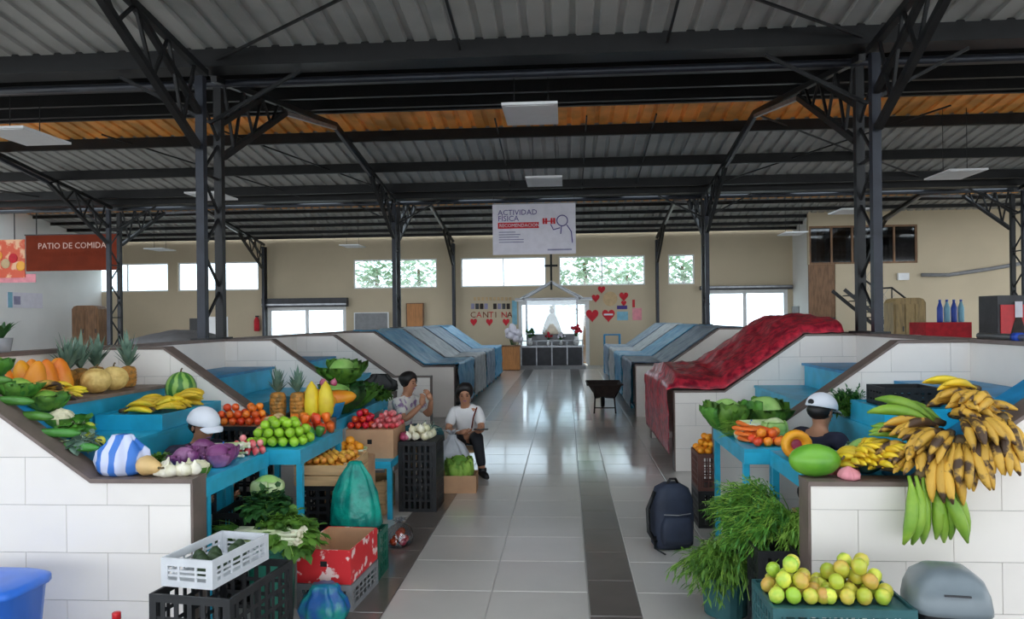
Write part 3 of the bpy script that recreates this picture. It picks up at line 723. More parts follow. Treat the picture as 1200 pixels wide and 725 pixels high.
crate('plastic_crate', 'lower black plastic crate under the wooden box of loquats', .5, .36, .272, 'plastic_black', (-1.72, 5.54, 0), PI / 2, nx=8, ny=5, nz=4)
crate('plastic_crate', 'upper black plastic crate carrying the wooden box of loquats', .5, .36, .272, 'plastic_black', (-1.72, 5.54, .275), PI / 2, nx=8, ny=5, nz=4)
# wooden box of loquats: slatted
def wooden_box(name, label, L, W, H, loc, rotz=0, n=2):
    r = thing(name, label, 'box', loc, rotz); a, b = L / 2, W / 2
    MB().box(-a + .01, a - .01, -b + .01, b - .01, 0, .01).build('base', 'wood_crate', r)
    for i in range(n):
        z0, z1 = H * i / n + .004, H * (i + 1) / n - .004
        for q in ((-a, a, -b, -b + .01), (-a, a, b - .01, b), (-a, -a + .01, -b + .01, b - .01), (a - .01, a, -b + .01, b - .01)): MB().box(*q, z0, z1).build('slat', 'wood_crate', r)
    for sx in (-1, 1):
        for sy in (-1, 1): MB().box(sx * (a - .01), sx * (a - .03), sy * (b - .01), sy * (b - .03), .01, H + .01).build('corner_post', 'wood_crate', r)
    return r
wooden_box('wooden_box', 'shallow pale wooden box filled with loquats', .38, .56, .15, (-1.72, 5.54, .55), 0, 2)
wooden_box('wooden_box', 'slatted wooden box standing on the floor under the low bench', .26, .4, .3, (-1.72, 6.8, 0), 0, 3)
bag('mesh_bag', 'teal woven sack hanging full beside the loquat box', 'bag_teal', (-1.42, 5.08, .3), .17, .12, .46, seed=2, top=.1, knot=False, cone=True)
MB_ = crate('plastic_crate', 'dark green plastic crate under the teal sack', .36, .26, .3, 'plastic_green', (-1.42, 5.1, 0), 0, nx=6, ny=5, nz=4)
bag('plastic_bag', 'clear plastic bag of red tomatoes on the floor by the green crate', 'film', (-1.28, 5.78, 0), .1, .16, .17, seed=8)
carton('carton_box', 'brown carton with a round hole, holding tomatoes on the low bench', .42, .5, .25, 'carton', (-1.72, 6.85, .5), 0)
crate('plastic_crate', 'tall black plastic crate topped with white onions', .34, .42, .62, 'plastic_black', (-1.33, 6.95, 0), 0, nx=7, ny=8, nz=8)
carton('carton_box', 'small brown carton on the aisle floor holding a bag of lettuce', .36, .3, .17, 'carton', (-1.08, 7.62, 0), math.radians(3), hole=False)
bag('plastic_bag', 'crumpled white plastic bag behind the lettuce carton', 'bag_white', (-1.2, 7.96, 0), .2, .14, .5, seed=4)
# right of the aisle
crate('plastic_crate', 'upper black plastic crate under the feathery green bunches', .5, .36, .26, 'plastic_black', (1.3, 4.5, .262), PI / 2 - .1, nx=9, ny=6, nz=5)
crate('plastic_crate', 'lower black plastic crate under the feathery green bunches', .5, .36, .26, 'plastic_black', (1.3, 4.5, 0), PI / 2 - .1, nx=9, ny=6, nz=5)
crate('plastic_crate', 'narrow black plastic crate against the partition end beside hanging greens', .2, .24, .5, 'plastic_black', (1.07, 4.14, 0), 0, nx=5, ny=6, nz=8)
bucket = thing('bucket', 'teal bucket beneath the feathery green bunches', 'bucket', (.9, 4.5, 0))
MB().lathe([(.11, 0), (.12, .005), (.14, .25), (.15, .26), (.15, .28), (.13, .28), (.115, .03), (.02, .02)], 20).build('bucket_body', 'plastic_teal', bucket)
crate('plastic_crate', 'brown plastic crate of mixed mandarins and apples beside the backpack', .34, .34, .3, 'plastic_brown', (1.22, 6.45, .3), 0, nx=8, ny=8, nz=5)
crate('plastic_crate', 'black plastic crate underneath the crate of mandarins and apples', .34, .34, .298, 'plastic_black', (1.22, 6.45, 0), 0, nx=8, ny=8, nz=5)
crate('plastic_crate', 'teal grey plastic crate heaped with limes and mandarins', .58, .36, .5, 'plastic_teal', (1.13, 3.42, 0), 0, nx=12, ny=8, nz=9)
tb = thing('waste_bin', 'black waste bin with a grey domed swing lid', 'bin', (1.585, 3.36, 0), math.radians(-8))
def rbox(w, d, z, rr=.3, n=24):                       # rounded-rectangle ring
    out = []
    for k in range(n):
        t = 2 * PI * k / n; c, s = math.cos(t), math.sin(t); e = .55
        out.append((w * abs(c) ** e * (1 if c > 0 else -1), d * abs(s) ** e * (1 if s > 0 else -1), z))
    return out
def loft(rings, caps=True):
    q = MB(); n = len(rings[0])
    for r in rings: q.v += r
    for i in range(len(rings) - 1):
        for k in range(n): q.f.append((i * n + k, i * n + (k + 1) % n, (i + 1) * n + (k + 1) % n, (i + 1) * n + k))
    if caps: q.f.append(tuple(reversed(range(n)))); q.f.append(tuple((len(rings) - 1) * n + k for k in range(n)))
    return q
loft([rbox(.11, .11, 0), rbox(.12, .12, .02), rbox(.145, .14, .47), rbox(.15, .145, .48)]).build('bin_body', 'plastic_black', tb, smooth=True)
loft([rbox(.16, .155, .481), rbox(.16, .155, .5), rbox(.152, .148, .55), rbox(.13, .125, .605), rbox(.085, .085, .64), rbox(.03, .03, .652)]).build('dome_lid', 'plastic_grey', tb, smooth=True)
MB().box(-.05, .05, -.152, -.146, .565, .572).build('lid_slot', 'dark_grey', tb)
bb = thing('storage_tub', 'bright blue plastic tub standing against the white partition', 'tub', (-2.80, 3.42, 0))
loft([rbox(.24, .17, 0), rbox(.25, .18, .02), rbox(.29, .21, .46), rbox(.3, .22, .465)]).build('tub_body', 'plastic_blue', bb, smooth=True)
loft([rbox(.31, .23, .466), rbox(.31, .23, .49), rbox(.28, .2, .505), rbox(.2, .12, .508)]).build('lid', 'plastic_blue', bb, smooth=True)
bo = thing('bottle', 'clear bottle with a red cap on the floor by the blue tub', 'bottle', (-2.14, 3.5, 0))
MB().lathe([(.045, 0), (.05, .01), (.05, .2), (.045, .24), (.018, .29), (.016, .31)], 14).build('bottle_body', 'bag_white', bo, smooth=True)
MB().lathe([(.02, .305), (.02, .335), (.018, .338)], 12).build('bottle_cap', 'red_paint', bo, smooth=True)
sg = bag('shopping_bag', 'blue and white striped bag on the partition cap', 'bag_striped', (-2.40, 4.0, LOW + .024), .14, .11, .21, seed=6, top=.45, knot=False)
# backpack
bp = thing('backpack', 'dark navy backpack standing on the aisle floor', 'backpack', (.77, 5.78, 0), math.radians(12))
loft([rbox(.13, .08, 0), rbox(.15, .1, .03), rbox(.155, .105, .2), rbox(.15, .1, .36), rbox(.12, .085, .44), rbox(.06, .05, .475)]).build('main_bag', 'backpack', bp, smooth=True)
q = loft([rbox(.11, .03, .05), rbox(.12, .045, .09), rbox(.115, .045, .2), rbox(.09, .03, .25)]); q.xf(Matrix.Translation((0, -.11, 0))); q.build('front_pocket', 'backpack', bp, smooth=True)
MB().tube([(-.05, -.02, .46), (-.02, -.03, .51), (.02, -.03, .51), (.05, -.02, .46)], .01, 6).build('grab_loop', 'black', bp, smooth=True)
MB().tube([(-.14, -.03, .42), (-.2, -.05, .3), (-.2, -.07, .14), (-.15, -.08, .06)], .016, 6, squash=.5).build('shoulder_strap', 'black', bp, smooth=True)
MB().tube([(-.15, -.06, .1), (-.17, -.12, .03), (-.12, -.2, .006)], .01, 6, squash=.5).build('strap_tail', 'black', bp, smooth=True)
MB().tube([(-.1, -.12, .27), (0, -.155, .27), (.1, -.12, .27)], .004, 5).build('zip', 'mid_grey', bp)

# ================================================================== HANGING FROM THE ROOF
LP = []
for X, Y, lb in ((-.38, 9.05, 'over the aisle between the two tall columns'), (-.35, 13.55, 'over the aisle before the printed banner'), (-6.9, 9.4, 'above the stall of the striped bag'), (-6.75, 14.3, 'beyond the tall column on the pineapple side'), (6.75, 13.8, 'beyond the tall column on the plantain side'),
                 (6.6, 18.4, 'before the upstairs office windows'), (6.7, 23.2, 'above the bright rolled up doorway'), (-6.9, 24.6, 'above the roller shutter door'), (-13.4, 24.6, 'above the brown cabinet by the far wall')):
    r = thing('ceiling_light', 'white flat panel light hung from rods ' + lb, 'light', (X, Y, 4.1), 0, 'hanging panel lights')
    MB().box(-.315, .315, -.46, .46, 0, .03).build('housing', 'lamp_white', r)
    MB().box(-.28, .28, -.42, .42, -.006, -.0005).build('diffuser', 'lamp_white', r)
    for sx in (-.2, .2): MB().bar((sx, 0, .03), (sx, 0, roof_z(Y) - 4.1 + .09), .008).build('rod', 'steel_black', r)
bn = thing('banner', 'white printed banner about physical activity hung over the aisle', 'banner', (0, 0, 0))
p0, p1 = at(577, 240, 17.3), at(675, 297, 17.3); bw, bh = p1.x - p0.x, p0.z - p1.z; bn.location = (p0.x, 17.3, p1.z); bn.rotation_euler = (0, 0, 0)
MB().box(0, bw, 0, .01, 0, bh).build('sheet', 'paper_white', bn)
for x in (.03, bw - .03): MB().bar((x, .005, bh), (x, .005, roof_z(17.3) - p1.z - .1), .008).build('cord', 'steel_black', bn)
MB().box(0, bw, -.01, .02, bh, bh + .025).build('rod', 'steel_galv', bn)
lettering('ACTIVIDAD', .17, 'print_purple', bn, (.12, -.003, bh * .79)); lettering('FÍSICA', .17, 'print_purple', bn, (.12, -.003, bh * .67))
MB().box(.12, bw * .56, -.004, 0, bh * .52, bh * .64).build('red_strip', 'paper_red', bn); lettering('RECOMENDACIONES', .105, 'paper_white', bn, (.15, -.007, bh * .55))
for i, (z, w) in enumerate(((.44, .2), (.39, .26), (.34, .24), (.29, .3), (.24, .3))): MB().box(.14, .14 + w * bw, -.003, 0, bh * z, bh * (z + .018)).build('printed_line', 'print_grey', bn)
MB().box(bw * .66, bw * .95, -.003, 0, bh * .07, bh * .1).build('printed_line', 'print_grey', bn)
cxx, czz = bw * .84, bh * .66                          # line drawing of a figure lifting a dumb-bell
ring = [(cxx + .12 * math.cos(t * PI / 10), -.004, czz + .12 * math.sin(t * PI / 10)) for t in range(21)]
q = MB().tube(ring, .012, 5); q.tube([(cxx - .02, -.004, czz - .12), (cxx - .04, -.004, czz - .3)], .012, 5); q.tube([(cxx + .1, -.004, czz - .1), (cxx + .2, -.004, czz - .25), (cxx + .22, -.004, czz - .5)], .012, 5)
q.tube([(cxx - .05, -.004, czz - .16), (cxx - .2, -.004, czz - .2), (cxx - .26, -.004, czz - .08)], .012, 5); q.build('figure_drawing', 'print_purple', bn)
q = MB()
for dx in (-.42, -.36, -.24, -.18): q.tube([(cxx + dx, -.004, czz - .07), (cxx + dx, -.004, czz + .06)], .022, 6)
q.tube([(cxx - .42, -.004, czz - .01), (cxx - .18, -.004, czz - .01)], .012, 5); q.build('dumbbell_drawing', 'paper_red', bn)

sn = thing('hanging_sign', 'long brown food court sign hung before the white side wall', 'sign', (0, 0, 0))
p0, p1 = at(30, 276, 20.5), at(141, 316, 20.5); sw, sh = p1.x - p0.x, p0.z - p1.z; sn.location = (p0.x, 20.5, p1.z)
MB().box(0, sw, 0, .06, 0, sh).build('panel', 'sign_brown', sn)
MB().box(-.03, sw + .03, -.01, .07, sh, sh + .03).build('frame_rail', 'dark_grey', sn)
lettering('PATIO DE COMIDAS', .235, 'sign_letter', sn, (sw * .13, -.003, sh * .62), sx=.98); lettering('MERCADO MUNICIPAL', .17, 'sign_brown', sn, (sw * .16, -.003, sh * .4))
for x in (.3, sw - .3): MB().bar((x, .03, sh + .03), (x, .03, roof_z(20.5) - p1.z + .1), .02).build('hanger', 'steel_black', sn)

# ================================================================== ALONG THE WALLS
p0, p1 = at(-60, 282, 20.9), at(29, 325, 20.9)
o = thing('fruit_poster', 'poster with red and orange fruit beside the brown sign', 'poster', (p0.x, 20.9, p1.z)); w, h = p1.x - p0.x, p0.z - p1.z
MB().box(0, w, 0, .03, 0, h).build('panel', 'poster', o)
MB().box(0, w + .3, .031, .05, -.14, .1).build('pink_border', 'paper_pink', o)
for i in range(6): MB().ball((w * (.45 + .1 * i), -.005, h * (.3 + .35 * ((i * 37) % 5) / 5)), .14, 10, 6, sy=.06).build('printed_fruit', ['paper_tan', 'paper_red', 'papaya'][i % 3], o, smooth=True)
for x in (.3, w - .3): MB().bar((x, .01, h), (x, .01, roof_z(20.9) - p1.z + .1), .02).build('hanger', 'steel_black', o)
XW = -17.25
def wall_board(name, label, cat, u0, u1, v0, v1, m, X):
    a, b = atX(u0, v0, X), atX(u1, v1, X)
    o = MB().box(X + .002, X + .03, min(a.y, b.y), max(a.y, b.y), b.z, a.z).build(name, m); return tag(o, label, cat), a, b
o, a, b = wall_board('wall_notice', 'pale notice with a blue edge on the white side wall', 'notice', 8, 49, 342, 361, 'paper_white', XW)
MB().box(XW + .031, XW + .034, a.y, a.y + .2, b.z, a.z).build('blue_edge', 'paper_blue', o); MB().box(XW + .031, XW + .034, a.y + .25, a.y + .55, b.z + .1, a.z - .12).build('printed_picture', 'print_grey', o)
def cabinet(name, label, u0, u1, vtop, Y, depth, m, rounded=True, doors=2):
    a, b = at(u0, vtop, Y), at(u1, vtop, Y); w = b.x - a.x; h = a.z
    r = thing(name, label, 'cabinet', ((a.x + b.x) / 2, Y + depth / 2, 0))
    if rounded:
        pts = [(-w / 2, 0), (w / 2, 0), (w / 2, h - .12), (w * .42, h - .03), (w * .3, h), (-w * .3, h), (-w * .42, h - .03), (-w / 2, h - .12)]
        q = MB(); n = len(pts); q.v = [(x, -depth / 2, z) for x, z in pts] + [(x, depth / 2, z) for x, z in pts]
        q.f = [tuple(range(n)), tuple(reversed(range(n, 2 * n)))] + [(i, n + i, n + (i + 1) % n, (i + 1) % n) for i in range(n)]; q.build('carcass', m, r)
    else: MB().box(-w / 2, w / 2, -depth / 2, depth / 2, 0, h).build('carcass', m, r)
    for i in range(doors):
        x0 = -w / 2 + .03 + (w - .06) * i / doors; x1 = -w / 2 + .03 + (w - .06) * (i + 1) / doors
        d = MB().box(x0 + .01, x1 - .01, -depth / 2 - .02, -depth / 2 - .0005, .1, h - .16).build('door', m, r)
        MB().box(x1 - .06, x1 - .035, -depth / 2 - .035, -depth / 2 - .02, h * .6, h * .66).build('handle', 'dark_grey', d)
    return r
cabinet('cabinet', 'brown wooden cabinet in the corner under the end of the brown sign', 84, 115, 358, 24.5, .5, 'wood_brown')
cabinet('cabinet', 'ornate olive wooden cabinet near the steel stair', 1047, 1085, 349, 20, .6, 'wood_olive', doors=3)
cabinet('display_fridge', 'black upright fridge beside a white locker', 222, 241, 373, 19, .6, 'black', rounded=False, doors=1)
cabinet('storage_locker', 'white locker next to the black fridge', 242, 257, 371, 19.0, .5, 'white_paint', rounded=False, doors=1)
# fridges and goods on the right
fr = cabinet('display_fridge', 'drinks fridge with a bright red front and a bottle picture', 1169, 1230, 346, 13.6, .6, 'dark_grey', rounded=False, doors=1)
_d = [c for c in fr.children if c.name.startswith('door')][0]; _d.data.materials[0] = MATS['red_paint']
q = MB().lathe([(.02, 0), (.12, .01), (.13, .3), (.1, .4), (.045, .6), (.045, .72)], 12); q.xf(Matrix.Translation((-.1, -.325, 1.05)) @ Matrix.Diagonal((1, .06, 1, 1))); q.build('bottle_print', 'rust_dark', fr)
MB().box(-.16, -.04, -.34, -.334, 1.63, 1.9).build('white_print', 'paper_white', fr)
a, b = at(1092, 378, 15), at(1147, 378, 15)
r = thing('side_table', 'table draped in a bright red cloth beside the fridges', 'table', ((a.x + b.x) / 2, 15.6, 0)); w = (b.x - a.x) / 2; h = a.z
MB().box(-w, w, -.35, .35, h - .35, h).build('tablecloth', 'cloth_red', r)
for sx in (-1, 1):
    for sy in (-1, 1): MB().box(sx * (w - .06) - .02, sx * (w - .06) + .02, sy * .28 - .02, sy * .28 + .02, 0, h - .35).build('leg', 'dark_grey', r)
for i in range(4):
    x = a.x + (.45 + .155 * i) * (b.x - a.x)
    o = thing('water_bottle', 'blue capped bottle standing on the red cloth', 'bottle', (x, 15.5, h), 0, 'blue bottles on the red cloth')
    MB().lathe([(.05, 0), (.055, .02), (.055, .28), (.03, .36), (.02, .4)], 10).build('bottle_body', 'blue_strong' if i % 2 == 0 else 'paper_blue', o, smooth=True); MB().lathe([(.025, .4), (.025, .44)], 8).build('bottle_cap', 'blue_strong', o)
# steel stair up to the office
st = thing('steel_stair', 'black steel stair with mesh railing in front of the office', 'staircase', (0, 0, 0))
sa, sb = at(1000, 345, 23.5), at(1060, 398, 23.5)
n = 8
for i in range(n + 4):
    f = i / n; p = sa.lerp(sb, f)
    if p.z > .05: MB().box(p.x, p.x + .26, 23.4, 24.4, p.z - .03, p.z).build('tread', 'steel_black', st)
q = sa + (sb - sa) * ((sa.z) / (sa.z - sb.z))
for y in (23.38, 24.42): MB().bar((sa.x - .3, y, sa.z + .15), (q.x, y, .05), .05, .1).build('stringer', 'steel_black', st)
rl = [at(1008, 324, 23.4), at(1027, 338, 23.4), at(1045, 337, 23.4), at(1062, 350, 23.4)]
MB().tube(rl, .03, 6).build('handrail', 'steel_black', st)
for p in rl[1:]: MB().bar(p, (p.x, 23.4, max(.05, p.z - 1.1)), .03).build('baluster', 'steel_black', st)
m_ = MB()
for i in range(9):
    f = i / 8; p = sa.lerp(sb, f * .9); m_.bar((p.x, 23.4, p.z), (p.x + .5, 23.4, p.z + .75 - .3 * f), .008); m_.bar((p.x + .5, 23.4, p.z), (p.x, 23.4, p.z + .9 - .2 * f), .008)
m_.build('railing_mesh', 'mid_grey', st)
o = tag(MB().box(*(lambda a, b: (a.x, b.x, OY - .1, OY - .003, b.z, a.z))(at(1051, 320, OY), at(1064, 328, OY))).build('wall_lamp', 'white_paint'), 'small white emergency lamp on the cream office wall', 'lamp')
pp = [at(u, v, OY - .06) for u, v in ((1080, 322), (1112, 322), (1160, 315), (1200, 308), (1240, 302))]
tag(MB().tube(pp, .06, 8).build('wall_duct', 'mid_grey', smooth=True), 'grey conduit bending along the cream office wall', 'conduit')
a, b = at(928, 359, OY + .5), at(936, 368, OY + .5)
X = OX; pa, pb = atX(929, 359, X), atX(937, 368, X)
tag(MB().box(X - .04, X - .002, min(pa.y, pb.y), max(pa.y, pb.y), pb.z, pa.z).build('switch_box', 'mid_grey'), 'grey electrical box on the white office corner', 'box')
# back wall
def on_wall(name, label, cat, u0, u1, v0, v1, m, group=None, t=.02):
    a, b = at(u0, v0, YB), at(u1, v1, YB)
    return tag(MB().box(a.x, b.x, YB - t, YB - .002, b.z, a.z).build(name, m), label, cat, group)
def upright_panel(name, label, cat, u0, u1, v0, m, frame):
    a, b = at(u0, v0, YB - .15), at(u1, v0, YB - .15); w = b.x - a.x
    r = thing(name, label, cat, (a.x, YB - .15, 0)); MB().box(0, w, 0, .04, .15, a.z).build('panel', m, r)
    f = MB(); f.box(-.04, 0, -.01, .05, 0, a.z + .03).box(w, w + .04, -.01, .05, 0, a.z + .03).box(0, w, -.01, .05, a.z, a.z + .03); f.build('frame', frame, r); return r
upright_panel('notice_board', 'grey picture board standing by the roller shutter door', 'board', 416, 454, 367, 'mid_grey', 'white_paint')
upright_panel('wood_sheet', 'orange wooden panel leaning at the back wall behind a column', 'panel', 477, 495, 356, 'wood_orange', 'wood_brown')
r = thing('fire_extinguisher', 'dark red extinguisher on the wall beside the roller shutter', 'extinguisher', tuple(at(301, 388, YB - .12)))
MB().lathe([(.02, 0), (.1, .01), (.1, .4), (.05, .5), (.03, .52)], 10).build('cylinder', 'paper_red', r, smooth=True); MB().box(-.05, .08, -.02, .02, .52, .57).build('valve', 'black', r); MB().box(-.04, .04, .1, .117, .1, .3).build('wall_bracket', 'dark_grey', r)
def heart(w, h, t=.015, n=20):
    q = MB(); pts = []
    for i in range(n):
        a = 2 * PI * i / n; pts.append((16 * math.sin(a) ** 3 / 34 * w, (13 * math.cos(a) - 5 * math.cos(2 * a) - 2 * math.cos(3 * a) - math.cos(4 * a)) / 30 * h))
    q.v = [(x, 0, z) for x, z in pts] + [(x, t, z) for x, z in pts]; q.f = [tuple(range(n)), tuple(reversed(range(n, 2 * n)))] + [(i, n + i, n + (i + 1) % n, (i + 1) % n) for i in range(n)]
    return q
for u, v, w, mm, lb in ((705, 339, .28, 'paper_red', 'red paper heart at the top of the wall display'), (731, 347, .34, 'paper_red', 'wide red paper heart beside the tan round face'), (731, 355, .2, 'paper_red', 'small red paper heart under the wide one'), (694, 369, .48, 'paper_red', 'large dark red paper heart at the lower edge of the display'),
                        (713, 369, .48, 'paper_red', 'big red paper heart with a white band across it'), (698, 349, .3, 'paper_red', 'red paper heart touching the tan round face')):
    p = at(u, v, YB - .02); o = heart(w, w).build('paper_heart', mm, loc=(p.x, YB - .02, p.z)); tag(o, lb, 'decoration', 'paper hearts right of the altar')
    if 'band' in lb: MB().box(-.16, .16, -.004, -.0005, -.01, .05).build('white_band', 'paper_white', o)
p = at(715, 350, YB - .02); o = MB().lathe([(.005, 0), (.26, 0), (.26, .012), (.005, .012)], 20).xf(Matrix.Rotation(PI / 2, 4, 'X')).build('paper_cutout', 'paper_tan', loc=(p.x, YB - .006, p.z)); tag(o, 'tan round paper face among the red hearts', 'decoration')
on_wall('paper_card', 'pale blue paper card under the small hearts', 'decoration', 723, 736, 365, 375, 'paper_blue')
on_wall('paper_card', 'pink paper card beside the pale blue card', 'decoration', 741, 752, 361, 375, 'paper_pink')
on_wall('paper_card', 'dark blue paper strip beside the tan face', 'decoration', 723, 735, 358, 362, 'print_purple')
on_wall('paper_card', 'narrow red paper strip over the pink card', 'decoration', 741, 744, 351, 360, 'paper_red')
for i in range(10): on_wall('paper_letter', 'tan paper letter card in the upper row of the greeting', 'decoration', 555 + i * 4.6, 558 + i * 4.6, 348, 352, 'paper_tan', 'upper paper letters left of the altar')
for i in range(9):
    if i == 4: continue
    on_wall('paper_letter', 'dark paper letter card in the middle row of the greeting', 'decoration', 552 + i * 5.2, 556 + i * 5.2, 355.5, 362, ['print_grey', 'dark_grey', 'rust_dark'][i % 3], 'middle paper letters left of the altar')
for i in range(7):
    a = at(551 + i * 7.2, 372, YB - .01); me = text_mesh('CANTINA'[i], .3); me.materials.clear(); me.materials.append(MATS['paper_red' if i % 2 else 'sign_brown'])
    o = link('paper_letter', me, None, (a.x, YB - .012, a.z), (PI / 2, 0, 0)); tag(o, 'red paper letter ' + 'CANTINA'[i] + ' in the lower row of the greeting', 'decoration', 'lower paper letters left of the altar')
for u in (555, 573.5, 593): p = at(u, 377, YB - .02); tag(heart(.26, .28).build('paper_heart', 'paper_red', loc=(p.x, YB - .02, p.z)), 'dark red paper heart hanging below the letter row', 'decoration', 'paper hearts below the letters')
on_wall('paper_card', 'pale blue paper column at the end of the letters', 'decoration', 600, 606, 352, 380, 'paper_blue')

# ------------------------------------------------------------------ altar before the glazed door
AY = 25.6; a0, a1 = at(611, 431, AY), at(683, 431, AY); ac = (a0.x + a1.x) / 2; aw = a1.x - a0.x
al = thing('altar', 'tiered altar with a gabled glass shrine before the glazed door', 'altar', (ac, AY, 0))
MB().box(-aw / 2 - .1, aw / 2 + .1, -.1, 1.0, 0, .12).build('plinth', 'mid_grey', al)
MB().box(-aw / 2, aw / 2, .1, .9, .12, .72).build('base', 'dark_grey', al)
MB().box(-aw / 2 - .05, aw / 2 + .05, .05, .95, .72, .78).build('altar_top', 'steel_galv', al)
for i in range(5): x = -aw / 2 + aw * i / 4; MB().box(x - .02, x + .02, .02, .05, .12, .95).build('rail_post', 'steel_galv', al)
MB().box(-aw / 2, aw / 2, .02, .05, .93, .96).build('rail', 'steel_galv', al)
MB().box(-aw * .42, aw * .42, .35, .9, .78, 1.15).build('upper_step', 'mid_grey', al)
for sx in (-1, 1):
    for y in (.35, .88): MB().box(sx * aw * .42 - .025, sx * aw * .42 + .025, y - .025, y + .025, 1.15, 2.35).build('shrine_post', 'steel_galv', al)
q = MB(); zt = 2.35
for y in (.33, .9): q.bar((-aw * .48, y, zt), (0, y, zt + .55), .06).bar((aw * .48, y, zt), (0, y, zt + .55), .06).bar((-aw * .48, y, zt), (aw * .48, y, zt), .06)
q.build('gable_frame', 'steel_galv', al)
q = MB()
for sx in (-1, 1): q.hexa([(sx * aw * .52, .28, zt + .02), (0, .28, zt + .58), (0, .95, zt + .58), (sx * aw * .52, .95, zt + .02), (sx * aw * .52, .28, zt + .05), (0, .28, zt + .61), (0, .95, zt + .61), (sx * aw * .52, .95, zt + .05)])
q.build('gable_roof', 'steel_galv', al)
MB().box(-aw * .42, aw * .42, .345, .35, 1.2, 2.3).build('pane', 'glass', al)
cr = MB(); cr.box(-.035, .035, .3, .36, zt + .3, zt + 1.5).box(-.22, .22, .3, .36, zt + 1.08, zt + 1.15); cr.build('cross', 'black', al)
sv = thing('statue', 'small robed statue inside the glass shrine', 'statue', (ac, AY + .6, 1.15))
MB().lathe([(.3, 0), (.34, .05), (.26, .35), (.16, .6), (.1, .68), (.05, .72)], 14).build('robe', 'statue', sv, smooth=True); MB().ball((0, 0, .8), .085, 10, 7, sz=1.2).build('head', 'wood_brown', sv, smooth=True); MB().lathe([(.06, .88), (.085, .95), (.06, .97)], 10).build('crown', 'gold', sv)
def vase(x, y, z, fm, label, n=14, s=1.):
    r = thing('flower_vase', label, 'vase', (x, y, z)); MB().lathe([(.05 * s, 0), (.08 * s, .08 * s), (.05 * s, .2 * s), (.06 * s, .23 * s)], 10).build('vase_body', 'white_paint', r, smooth=True)
    q, l = MB(), MB(); rr = random.Random(int(x * 100))
    for i in range(n):
        a, e = rr.uniform(0, 2 * PI), rr.uniform(.1, 1); p = (math.cos(a) * .17 * s * e, math.sin(a) * .12 * s * e, (.34 + .18 * (1 - e) + rr.uniform(-.04, .06)) * s)
        q.ball(p, .045 * s, 7, 5, wob=.3); l.tube([(0, 0, .2 * s), p], .008, 4)
    q.build('blossoms', fm, r, smooth=True); l.build('stems', 'leaf_dark', r)
vase(ac - aw * .36, AY + .22, .78, 'leaf_dark', 'dark leafy vase on the altar beside the white vase', s=1.1)
vase(ac + aw * .4, AY + .22, .78, 'flower_red', 'vase of dark red flowers at the end of the altar', s=1.3)
vase(ac - .12, AY + .22, .78, 'flower_red', 'vase of red flowers in the middle of the altar', s=.8)
vase(ac - aw * .62, AY + .05, 0.12 - .12, 'paper_white', 'tall white flower vase on the floor beside the altar', s=2.6)
vase(ac + aw * .15, AY + .22, .78, 'paper_white', 'vase of white flowers on the altar', s=.8)
a, b = at(583, 431, 25), at(609, 431, 25)
r = thing('wooden_chest', 'orange brown wooden chest between stalls and altar', 'chest', ((a.x + b.x) / 2, 25.2, 0)); w = (b.x - a.x) / 2
MB().box(-w, w, -.25, .25, .03, .78).build('body', 'wood_orange', r); MB().box(-w - .02, w + .02, -.27, .27, .78, .82).build('lid', 'wood_brown', r); MB().box(-w, w, -.22, .22, 0, .03).build('foot', 'wood_brown', r)
# blue railing frame by the altar
a, b = at(709, 431, 23.6), at(727, 431, 23.6)
r = thing('metal_frame', 'blue steel tube frame standing past the end stall by the altar', 'frame', (a.x, 23.6, 0)); w = b.x - a.x
for x in (0, w):
    for y in (0, .4): MB().box(x - .02, x + .02, y - .02, y + .02, 0, 1.15).build('post', 'blue_dark', r)
MB().box(-.02, w + .02, -.02, .42, 1.15, 1.19).build('top_rail', 'blue_dark', r)
# wheelbarrow
wb = thing('wheelbarrow', 'rusty dark wheelbarrow parked in the middle of the aisle', 'wheelbarrow', tuple(on(708, 482, 0)), 0)
loft([[(-.16, -.3, .3), (.16, -.3, .3), (.16, .3, .3), (-.16, .3, .3)], [(-.3, -.42, .52), (.3, -.42, .52), (.3, .45, .52), (-.3, .45, .52)]], False).build('tray', 'rust_dark', wb)
MB().box(-.16, .16, -.3, .3, .295, .305).build('tray_bottom', 'rust_dark', wb)
q = MB().tube([(-.31, -.43, .52), (.31, -.43, .52), (.31, .46, .52), (-.31, .46, .52), (-.31, -.43, .52)], .014, 6); q.build('rim', 'rust_dark', wb)
for sx in (-1, 1):
    MB().tube([(sx * .22, -.9, .5), (sx * .17, -.3, .28), (sx * .06, .55, .2)], .016, 6).build('handle', 'rust_dark', wb)
    MB().tube([(sx * .17, -.25, .28), (sx * .19, -.3, .0)], .014, 6).build('leg', 'rust_dark', wb)
q = MB().lathe([(.05, -.03), (.16, -.035), (.18, 0), (.16, .035), (.05, .03)], 20); q.xf(Matrix.Translation((0, .58, .18)) @ Matrix.Rotation(PI / 2, 4, 'Y')); q.build('wheel', 'black', wb, smooth=True)
MB().bar((-.19, -.28, .1), (.19, -.28, .1), .02).build('cross_bar', 'rust_dark', wb)

pi_ = thing('steel_pipe', 'bright steel pipe with a blue clamp lying on the stall back wall', 'pipe', (3.2, 4.2, HIGH + .055))
MB().tube([(0, 0, 0), (0, 2.0, 0)], .024, 10).build('tube', 'steel_galv', pi_, smooth=True); MB().tube([(0, 1.45, 0), (0, 1.53, 0)], .034, 10).build('clamp', 'blue_strong', pi_, smooth=True)
